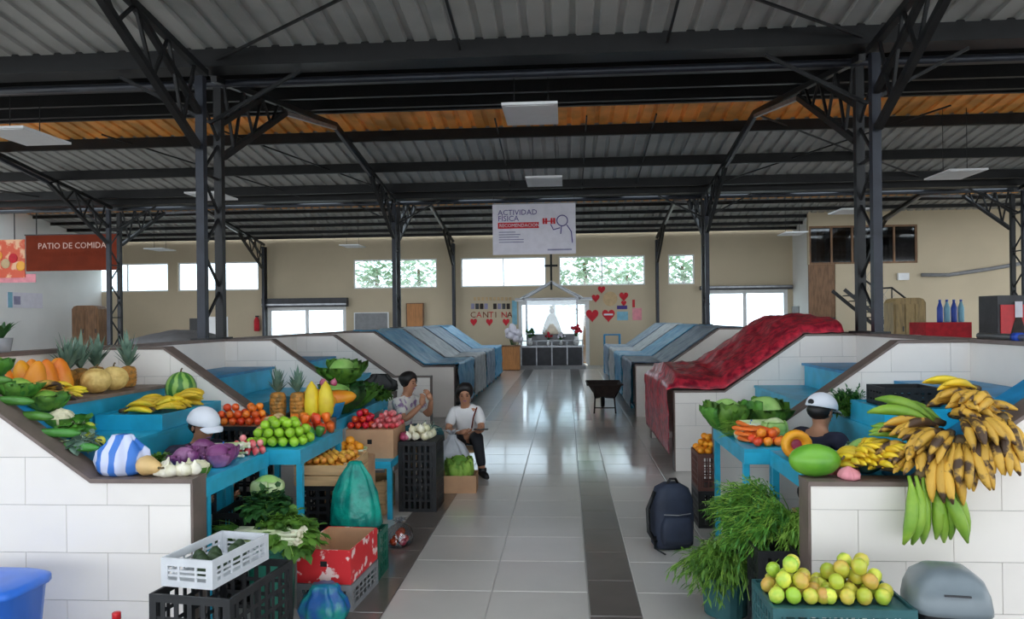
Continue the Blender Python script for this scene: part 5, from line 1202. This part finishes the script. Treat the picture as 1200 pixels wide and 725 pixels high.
scatter('onion', 'white onion in the row on the partition cap', 'onion', 'white onions on the partition cap', ONW, .034, [(x, 3.95 + .03 * ((i * 7) % 3 - 1), CAP + .031) for i, x in enumerate((-2.12, -2.05, -1.99, -2.15, -2.02))] + [(-2.14, 4.1, CAP + .0), (-2.06, 4.06, CAP + .02), (-2.09, 3.92, CAP + .031), (-2.18, 4.04, CAP + .031)])
o = MB().lathe([(.01, -.09), (.04, -.08), (.055, -.03), (.04, .03), (.03, .07), (.012, .09)], 14).build('squash', 'squash_tan', smooth=True, loc=(-2.21, 3.93, CAP + .055)); o.rotation_euler = (PI / 2, .2, 1.0); tag(o, 'tan butternut squash on the partition cap', 'squash'); link('stem', MSTEM, o, (0, 0, .088))
scatter('orange', 'bright orange in the bowl above the loquat box', 'orange', 'oranges in the bowl', ORA, .04, [(-1.75 + .075 * math.cos(a), 6.1 + .075 * math.sin(a), .685) for a in (0, 1.257, 2.513, 3.77, 5.03)] + [(-1.75, 6.1, .735)])
carton('carton_box', 'brown carton stack under the bowl of oranges', .34, .3, .6, 'carton', (-1.76, 6.12, 0), hole=False)
MB().box(-.16, .16, -.14, .14, .585, .6).build('flap', 'carton', bpy.data.objects['carton_box.003'])
bw_ = thing('fruit_bowl', 'pale shallow bowl holding bright oranges', 'bowl', (-1.75, 6.1, .6)); MB().lathe([(.06, 0), (.07, .004), (.13, .05), (.14, .075), (.134, .076), (.12, .052), (.06, .012), (.01, .01)], 22).build('bowl_body', 'stem_white', bw_, smooth=True)
scatter('loquat', 'yellow orange loquat in the shallow wooden box', 'loquat', 'loquats in the wooden box', LOQ, .026, heap(-1.72, 5.54, .64, .026, 6, 9, 2))
MB().box(-.178, .178, -.268, .268, .075, .088).build('paper_liner', 'carton', bpy.data.objects['wooden_box'])
scatter('tomato', 'red tomato in the carton heap', 'tomato', 'red tomatoes on the carton', TOM, .032, heap(-1.83, 6.85, .743, .032, 3, 6, 3))
MB().box(-.2, .2, -.24, .24, .228, .242).build('flap', 'carton', bpy.data.objects['carton_box.001'])
scatter('radish', 'pink radish in the heap next to the red tomatoes', 'radish', 'pink radishes on the carton', RAD, .022, heap(-1.61, 6.86, .745, .027, 4, 7, 3))
scatter('onion', 'red onion hanging in the cluster beside the tall crate', 'onion', 'red onions by the tall crate', ONR, .034, [(-1.46 + .02 * (i % 3) - .02, 6.78 + .07 * (i // 3), .655 + .0 * i) for i in range(1, 7)])
scatter('onion', 'white onion heaped on the tall black crate', 'onion', 'white onions on the tall crate', ONW, .036, heap(-1.33, 6.9, .625, .036, 3, 4, 2))
MB().box(-.155, .155, -.195, .195, .605, .622).build('liner', 'dark_grey', bpy.data.objects['plastic_crate.007'])
bunch('scallion_bunch', 'thin scallion tops behind the white onions', (-1.3, 7.08, .625), .22, 40, .06, 'leaf_grey', (.2, 0, .5), 'stem_white', 31, droop=.5, width=.1, tips=2, cat='scallions')
scatter('avocado', 'dark avocado lying in the white plastic crate', 'avocado', 'avocados in the white crate', AVO, .042, [(-1.69 + dx, 3.60 + dy * .8, .567) for dx, dy in ((-.02, .02), (.06, .08), (.02, -.07), (-.07, -.04), (.05, .16), (-.02, -.14))])
scatter('tomato', 'red tomato inside the clear plastic bag on the floor', 'tomato', 'tomatoes in the clear bag', TOM, .032, [(-1.28 + .05 * dx, 5.78 + .065 * dy, .035 + .05 * dz) for dx, dy, dz in ((-.7, -1, 0), (.7, -1, 0), (-.7, .3, 0), (.7, .3, 0), (0, -.4, 1), (0, .9, .9))])
# papaya basket on the table of the second stall
table('turquoise table behind the pineapples carrying lettuces and the papaya basket', -2.36, -1.97, 6.42, 8.38, TZ)
bk_ = thing('basket', 'round basket of orange papayas and red onions', 'basket', (-2.1, 6.62, TZ)); MB().lathe([(.1, 0), (.11, .01), (.15, .12), (.155, .14), (.145, .14), (.1, .03), (.01, .025)], 20).build('basket_body', 'blue_dark', bk_, smooth=True)
for i, a in enumerate((0, 2.1, 4.2)): tag(link('papaya', PAP, None, (-2.1 + .03 * math.cos(a), 6.62 + .03 * math.sin(a), .985 + .018 * i), Euler((PI / 2 - .1, 0, a))), 'orange papaya lying in the round basket', 'papaya', 'papayas in the basket')
scatter('onion', 'red onion on top of the basket papayas', 'onion', 'red onions on the basket', ONR, .034, [(-2.1 + .06 * math.cos(a), 6.62 + .06 * math.sin(a), 1.16) for a in (0.5, 2.5, 4.6)])
# right side table and cap
CAR = MB().tube([(0, -.09, .018), (0, -.02, .018), (0, .06, .018), (0, .085, .018)], [.005, .012, .018, .009], 9).mesh('carrot', 'carrot', True)
for i in range(16): tag(link('carrot', CAR, None, (1.20 + .038 * (i % 5), 5.32 + .025 * (i // 10) + .01 * (i % 2), TZ + .001 + .034 * (i // 5)), (0, 0, .25 * ((i * 5) % 3 - 1) + .5)), 'orange carrot in the stack on the turquoise table', 'carrot', 'carrots on the turquoise table')
scatter('tomato', 'orange tomato between the carrots and the pale cabbage', 'tomato', 'orange tomatoes by the carrots', TOO, .033, heap(1.33, 5.2, TZ, .033, 3, 3, 2))
scatter('onion', 'white onion between leeks and pale cabbage', 'onion', 'white onions by the leeks', ONW, .036, [(1.45, 5.62, TZ + .031), (1.45, 5.70, TZ + .031), (1.2, 5.47, TZ + .031), (1.28, 5.45, TZ + .031)])
o = thing('cut_squash', 'cut yellow squash showing its hollow core', 'squash', (1.36, 4.72, TZ)); q = MB().lathe([(.02, .0), (.07, .0), (.09, .04), (.085, .08), (.06, .09), (.04, .06), (.02, .03)], 16); q.xf(Matrix.Translation((0, 0, .09)) @ Matrix.Rotation(PI / 2, 4, 'X')); q.build('rind', 'papaya', o, smooth=True)
q = MB().ball((0, -.045, .09), .035, 10, 6, sy=.3); q.build('seed_core', 'onion_red', o, smooth=True)
scatter('radish', 'red radish in the bunch hanging at the partition end', 'radish', 'radishes at the partition end', RAD, .022, heap(1.42, 4.2, TZ, .027, 4, 4, 3))
bag('plastic_bag', 'pink crumpled plastic bag slumped over the partition cap', 'paper_pink', (1.40, 3.94, CAP), .05, .07, .06, seed=9, knot=False)
scatter('mandarin', 'orange mandarin in the brown crate', 'mandarin', 'mandarins in the brown crate', MAN, .03, heap(1.16, 6.45, .585, .03, 3, 5, 3))
scatter('apple', 'green apple in the brown crate beside mandarins', 'apple', 'green apples in the brown crate', APP, .036, heap(1.31, 6.45, .585, .036, 2, 4, 2))
MB().box(-.155, .155, -.155, .155, .27, .284).build('liner', 'carton_dark', bpy.data.objects['plastic_crate.011'])
hp = heap(.965, 3.42, .49, .034, 3, 4, 3) + heap(1.225, 3.42, .49, .034, 4, 4, 5) + heap(1.09, 3.42, .49, .034, 1, 4, 1)
scatter('lime', 'yellow green lime in the heap on the teal crate', 'lime', 'limes on the teal crate', LIM, .034, hp)
MB().box(-.275, .275, -.165, .165, .475, .488).build('liner', 'plastic_teal', bpy.data.objects['plastic_crate.013'])
crate('plastic_crate', 'small black crate standing on the turquoise tray', .36, .32, .13, 'plastic_black', (2.32, 5.5, 1.052 + .03), 0, nx=8, ny=6, nz=3)
bag('hand_bag', 'black bag lying on the partition cap beside the seated person', 'black', (-2.12, 8.64, CAP), .2, .065, .2, seed=3, knot=False, top=.5)

# ================================================================== PEOPLE
def skin_mesh(name, chains, m, levels=2, root=None, extra=None):
    # chains: lists of (key, position, radius); points that share a key are one joint
    idx, V, Rd, E = {}, [], [], []
    for ch in chains:
        prev = None
        for key, p, r in ch:
            if key not in idx: idx[key] = len(V); V.append(p); Rd.append(r)
            if prev is not None and (prev, idx[key]) not in E: E.append((prev, idx[key]))
            prev = idx[key]
    me = bpy.data.meshes.new(name + '_cage'); me.from_pydata(V, E, []); ob = bpy.data.objects.new(name + '_cage', me); COL.objects.link(ob)
    md = ob.modifiers.new('skin', 'SKIN'); md.use_smooth_shade = True; md.branch_smoothing = .6
    for i, sv in enumerate(me.skin_vertices[0].data): sv.radius = (Rd[i] if hasattr(Rd[i], '__len__') else (Rd[i], Rd[i])); sv.use_root = (i == idx.get(root, 0))
    sb = ob.modifiers.new('sub', 'SUBSURF'); sb.levels = sb.render_levels = levels
    dg = bpy.context.evaluated_depsgraph_get(); out = bpy.data.meshes.new_from_object(ob.evaluated_get(dg)); bpy.data.objects.remove(ob)
    if extra:
        bm = bmesh.new(); bm.from_mesh(out); tmp = bpy.data.meshes.new('tmp'); tmp.from_pydata(extra.v, [], extra.f); bm.from_mesh(tmp); bm.to_mesh(out); bm.free()
    out.name = name; out.materials.clear(); out.materials.append(MATS[m]); out.polygons.foreach_set('use_smooth', [True] * len(out.polygons)); return out
def fingers(q, wrist, tip_dir, palm_n, curl=.5, s=1.):
    # palm plus five unequal bent fingers; the thumb leaves the side of the palm
    d = Vector(tip_dir).normalized(); n = Vector(palm_n).normalized(); n = (n - d * n.dot(d)).normalized(); sd = d.cross(n)
    w = Vector(wrist); o = len(q.v)
    pts = [w - d * .01, w + d * .03, w + d * .075]; q.tube(pts, [.022 * s, .032 * s, .034 * s], 8); 
    for i, (off, L) in enumerate(((-.027, .062), (-.009, .072), (.009, .068), (.027, .052))):
        b = w + d * .07 * s + sd * off * s; c1 = b + d * L * .45; c2 = c1 + (d * math.cos(curl) + n * math.sin(curl)) * L * .35; c3 = c2 + (d * math.cos(curl * 2) + n * math.sin(curl * 2)) * L * .3
        q.tube([b, c1, c2, c3], [.0095 * s, .009 * s, .008 * s, .006 * s], 6)
    b = w + d * .025 - sd * .028 * s; q.tube([b, b + (d * .5 - sd * .6 + n * .3) * .035, b + (d * .9 - sd * .55 + n * .6) * .055], [.012 * s, .01 * s, .007 * s], 6)
def person(label, loc, rotz, J, shirt, trousers, hair=None, cap=None, shoe='black', head_tilt=(0, 0, 0), lower=True, sleeve=.45, skirt=None):
    r = thing('person', label, 'person', loc, rotz)
    P = {k: Vector(v) for k, v in J.items()}
    hands = MB()
    for s in ('l', 'r'):
        fingers(hands, P['wrist_' + s], P.get('hand_dir_' + s, Vector((0, -1, 0))), P.get('palm_' + s, Vector((0, 0, 1))), .6)
    H = P['head']; ht = Euler(head_tilt).to_matrix()
    ch = [[('pelvis', P['pelvis'], (.11, .09)), ('spine', P['spine'], (.1, .08)), ('chest', P['chest'], (.095, .075)), ('neck', P['neck'], .047), ('head0', H - ht @ Vector((0, 0, .05)), (.066, .07)), ('head1', H + ht @ Vector((0, .005, .045)), (.08, .09)), ('head2', H + ht @ Vector((0, .012, .105)), (.05, .055))]]
    for s in ('l', 'r'):
        ch.append([('chest', P['chest'], .095), ('sh' + s, P['shoulder_' + s], .042), ('el' + s, P['elbow_' + s], .042), ('wr' + s, P['wrist_' + s], .027)])
        if lower: ch.append([('pelvis', P['pelvis'], .12), ('hip' + s, P['hip_' + s], .085), ('kn' + s, P['knee_' + s], .058), ('an' + s, P['ankle_' + s], .038)])
    link('body', skin_mesh('body', ch, 'skin', 2, 'pelvis', hands), r)
    b = .016
    sc = [[('pelvis', P['pelvis'] + Vector((0, 0, .03)), (.14, .115)), ('spine', P['spine'], (.138, .112)), ('chest', P['chest'], (.135, .112)), ('neckbase', P['chest'].lerp(P['neck'], .85), (.08, .07))]]
    for s in ('l', 'r'):
        e = P['shoulder_' + s].lerp(P['elbow_' + s], sleeve * 1.6 if sleeve < .6 else 1); c = [('chest', P['chest'], .15), ('sh' + s, P['shoulder_' + s], .07), ('sm' + s, P['shoulder_' + s].lerp(e, .5), .066), ('sl' + s, e, .062)]
        if sleeve > .9: c.append(('fa' + s, P['elbow_' + s].lerp(P['wrist_' + s], .85), .04))
        sc.append(c)
    link('shirt', skin_mesh('shirt', sc, shirt, 2, 'pelvis'), r)
    if lower:
        tc = [[('pelvis', P['pelvis'], (.145, .12)), ('waist', P['pelvis'].lerp(P['spine'], .5), (.14, .11))]]
        for s in ('l', 'r'): tc.append([('pelvis', P['pelvis'], .13), ('hip' + s, P['hip_' + s], .1), ('kn' + s, P['knee_' + s], .072), ('an' + s, P['knee_' + s].lerp(P['ankle_' + s], .92), .052)])
        link('trousers', skin_mesh('trousers', tc, trousers, 2, 'pelvis'), r)
        for s in ('l', 'r'):
            a = P['ankle_' + s]; d = P.get('foot_dir_' + s, Vector((0, -1, 0))).normalized()
            q = MB().tube([Vector((a.x, a.y, .042)) - d * .06, Vector((a.x, a.y, .046)), Vector((a.x, a.y, .04)) + d * .09, Vector((a.x, a.y, .03)) + d * .16], [.034, .042, .04, .024], 10, squash=.9); 
            for i, v in enumerate(q.v): q.v[i] = (v[0], v[1], max(.004, v[2]))
            q.tube([a + Vector((0, 0, .03)), Vector((a.x, a.y, .045))], [.045, .042], 10); q.build('shoe', shoe, r, smooth=True)
    # face
    M = Matrix.Translation(H) @ ht.to_4x4()
    def fpart(name, mb, m): mb.xf(M); return mb.build(name, m, r, smooth=True)
    for sx in (-1, 1):
        fpart('eye', MB().ball((sx * .03, -.078, .022), .010, 8, 6, sy=.5, sz=.7), 'black'); fpart('ear', MB().ball((sx * .076, .012, .012), .022, 8, 6, sx=.4, sy=.7), 'skin')
        fpart('eyebrow', MB().tube([(sx * .014, -.082, .043), (sx * .032, -.082, .047), (sx * .048, -.074, .041)], .004, 5), 'hair')
    fpart('nose', MB().tube([(0, -.08, .025), (0, -.096, -.004), (0, -.084, -.012)], [.007, .013, .008], 8), 'skin')
    fpart('mouth', MB().tube([(-.022, -.074, -.036), (0, -.084, -.035), (.022, -.074, -.036)], [.003, .006, .003], 6), 'cabbage_purple')
    if hair:
        q = MB().ball((0, .018, .05), .098, 18, 12, sy=1.08, sz=1.0, wob=.08)
        q.v = [(x, max(y, -.058 + .35 * max(0, .075 - z)) if z < .1 else y, z) for x, y, z in q.v]
        fpart('hair', q, 'hair')
        if hair == 'bun': fpart('hair_bun', MB().ball((0, .105, .05), .045, 10, 8, wob=.2), 'hair')
        if hair == 'tail': fpart('ponytail', MB().tube([(0, .1, .06), (.01, .14, 0), (.01, .13, -.12), (0, .12, -.2)], [.03, .034, .026, .008], 8), 'hair')
    if cap:
        q = MB().ball((0, .012, .05), .108, 20, 12, sy=1.1, sz=.98); q.v = [(x, y, max(z, .045)) for x, y, z in q.v]; c = fpart('cap_crown', q, 'cap_white')
        br = MB().sheet(lambda a, b: ((b - .5) * .17 * (1 - .35 * a * a), -.085 - .085 * a * (1 - 1.6 * (b - .5) ** 2), .052 - .02 * a - .06 * (b - .5) ** 2), 6, 8, .006); br.xf(M); br.build('brim', 'cap_white', r, smooth=True)
        bo = MB().ball((0, .124, .072), .028, 12, 7, sy=.25, sz=.75); bo.xf(M); bo.build('strap_opening', 'black', r, smooth=True)
        bn_ = MB().ball((0, .012, .142), .008, 6, 5); bn_.xf(M); bn_.build('cap_button', 'cap_white', r)
        hq = MB().ball((0, .03, .02), .088, 14, 9, sy=1.0, sz=.8); hq.v = [(x, max(y, .0), min(z, .05)) for x, y, z in hq.v]; hq.xf(M); hq.build('hair', 'hair', r, smooth=True)
    return r
def stool(label, loc, h, m='wood_crate', w=.16):
    r = thing('stool', label, 'stool', loc); MB().box(-w, w, -w, w, h - .03, h).build('seat', m, r)
    for sx in (-1, 1):
        for sy in (-1, 1): MB().bar((sx * (w - .03), sy * (w - .03), h - .03), (sx * (w - .01), sy * (w - .01), 0), .03).build('leg', m, r)
V = Vector
# seated in the aisle, white T-shirt, looking at a phone
px_, py_ = -1.13, 8.55
person('person in a white T-shirt seated in the aisle holding a phone', (px_, py_, 0), 0, dict(pelvis=V((0, .12, .36)), spine=V((0, .08, .5)), chest=V((0, .02, .64)), neck=V((0, -.02, .765)), head=V((0, -.055, .855)),
    shoulder_l=V((-.14, .03, .69)), shoulder_r=V((.14, .03, .69)), elbow_l=V((-.19, -.1, .47)), elbow_r=V((.19, -.1, .48)), wrist_l=V((-.02, -.27, .475)), wrist_r=V((.16, -.30, .5)),
    hand_dir_l=V((.8, -.35, .1)), hand_dir_r=V((.35, -.8, .15)), palm_l=V((0, 0, 1)), palm_r=V((-.2, 0, 1)),
    hip_l=V((-.1, .08, .35)), hip_r=V((.1, .08, .35)), knee_l=V((-.1, -.3, .42)), knee_r=V((.16, -.3, .42)), ankle_l=V((-.04, -.2, .075)), ankle_r=V((.22, -.34, .075)), foot_dir_l=V((.3, -1, 0)), foot_dir_r=V((.45, -1, 0))),
    'shirt_white', 'trousers_black', hair='tail', head_tilt=(.25, 0, .1), sleeve=.5)
ph = thing('mobile_phone', 'dark phone in the hand of the person in white T-shirt', 'phone', (px_ + .215, py_ - .4, .525)); MB().box(-.075, .075, -.037, .037, 0, .009).build('phone_body', 'black', ph); MB().box(-.07, .07, -.033, .033, .009, .0095).build('screen', 'dark_grey', ph)
tb_ = MB().tube([(px_ + .13, py_ - .04, .72), (px_ + .1, py_ - .115, .62), (px_ + .08, py_ - .12, .5)], .008, 6).build('bag_strap', 'sign_brown', None, smooth=True); tag(tb_, 'brown bag strap across the white T-shirt', 'strap')
stool('low stool under the person in white T-shirt', (px_, py_ + .14, 0), .24)
# seated in floral top, hand near the mouth, turned toward the aisle
qx, qy = -1.74, 8.42
person('person in a floral top seated by the partition, hand at mouth', (qx, qy, 0), math.radians(62), dict(pelvis=V((0, .1, .47)), spine=V((0, .08, .62)), chest=V((0, .05, .77)), neck=V((0, .03, .9)), head=V((0, 0, .99)),
    shoulder_l=V((-.16, .05, .82)), shoulder_r=V((.16, .05, .82)), elbow_l=V((-.2, -.1, .62)), elbow_r=V((.2, -.12, .63)), wrist_l=V((-.06, -.22, .78)), wrist_r=V((.08, -.24, .82)),
    hand_dir_l=V((.35, .1, .8)), hand_dir_r=V((-.3, .25, .8)), palm_l=V((.3, 1, 0)), palm_r=V((0, 1, 0)),
    hip_l=V((-.1, .06, .46)), hip_r=V((.1, .06, .46)), knee_l=V((-.1, -.32, .48)), knee_r=V((.12, -.32, .48)), ankle_l=V((-.1, -.3, .075)), ankle_r=V((.12, -.3, .075))),
    'shirt_floral', 'cloth_teal', hair='bun', head_tilt=(.1, 0, 0), sleeve=.5)
stool('stool under the person in the floral top', (qx - .1, qy + .05, 0), .35)
# vendors sitting inside the front stalls
person('vendor in a white cap and navy shirt seen from behind', (1.80, 5.66, 0), math.radians(120), dict(pelvis=V((0, .06, .42)), spine=V((0, .03, .57)), chest=V((0, 0, .79)), neck=V((0, -.02, .92)), head=V((0, -.04, .995)),
    shoulder_l=V((-.19, 0, .855)), shoulder_r=V((.19, 0, .855)), elbow_l=V((-.2, -.1, .58)), elbow_r=V((.2, -.1, .58)), wrist_l=V((-.1, -.2, .5)), wrist_r=V((.1, -.2, .5)),
    hip_l=V((-.1, .02, .41)), hip_r=V((.1, .02, .41)), knee_l=V((-.1, -.2, .44)), knee_r=V((.1, -.2, .44)), ankle_l=V((-.1, -.12, .075)), ankle_r=V((.1, -.12, .075))),
    'cloth_navy', 'trousers_black', cap=True, head_tilt=(.2, 0, 0), sleeve=.5)
stool('stool under the vendor seen from behind', (1.77, 5.63, 0), .3, w=.13)
person('vendor in a white cap bending over behind the purple cabbages', (-2.6, 5.22, 0), math.radians(58), dict(pelvis=V((0, .1, .4)), spine=V((0, .05, .54)), chest=V((0, .0, .76)), neck=V((0, -.06, .89)), head=V((0, -.1, .965)),
    shoulder_l=V((-.19, .0, .83)), shoulder_r=V((.19, .0, .83)), elbow_l=V((-.2, -.1, .54)), elbow_r=V((.2, -.1, .54)), wrist_l=V((-.1, -.2, .5)), wrist_r=V((.1, -.2, .5)),
    hip_l=V((-.1, .06, .4)), hip_r=V((.1, .06, .4)), knee_l=V((-.1, -.16, .44)), knee_r=V((.1, -.16, .44)), ankle_l=V((-.1, -.1, .075)), ankle_r=V((.1, -.1, .075))),
    'cloth_navy', 'trousers_black', cap=True, head_tilt=(.22, 0, 0), sleeve=.5)
stool('stool under the vendor bending over', (-2.68, 5.2, 0), .28, w=.12)
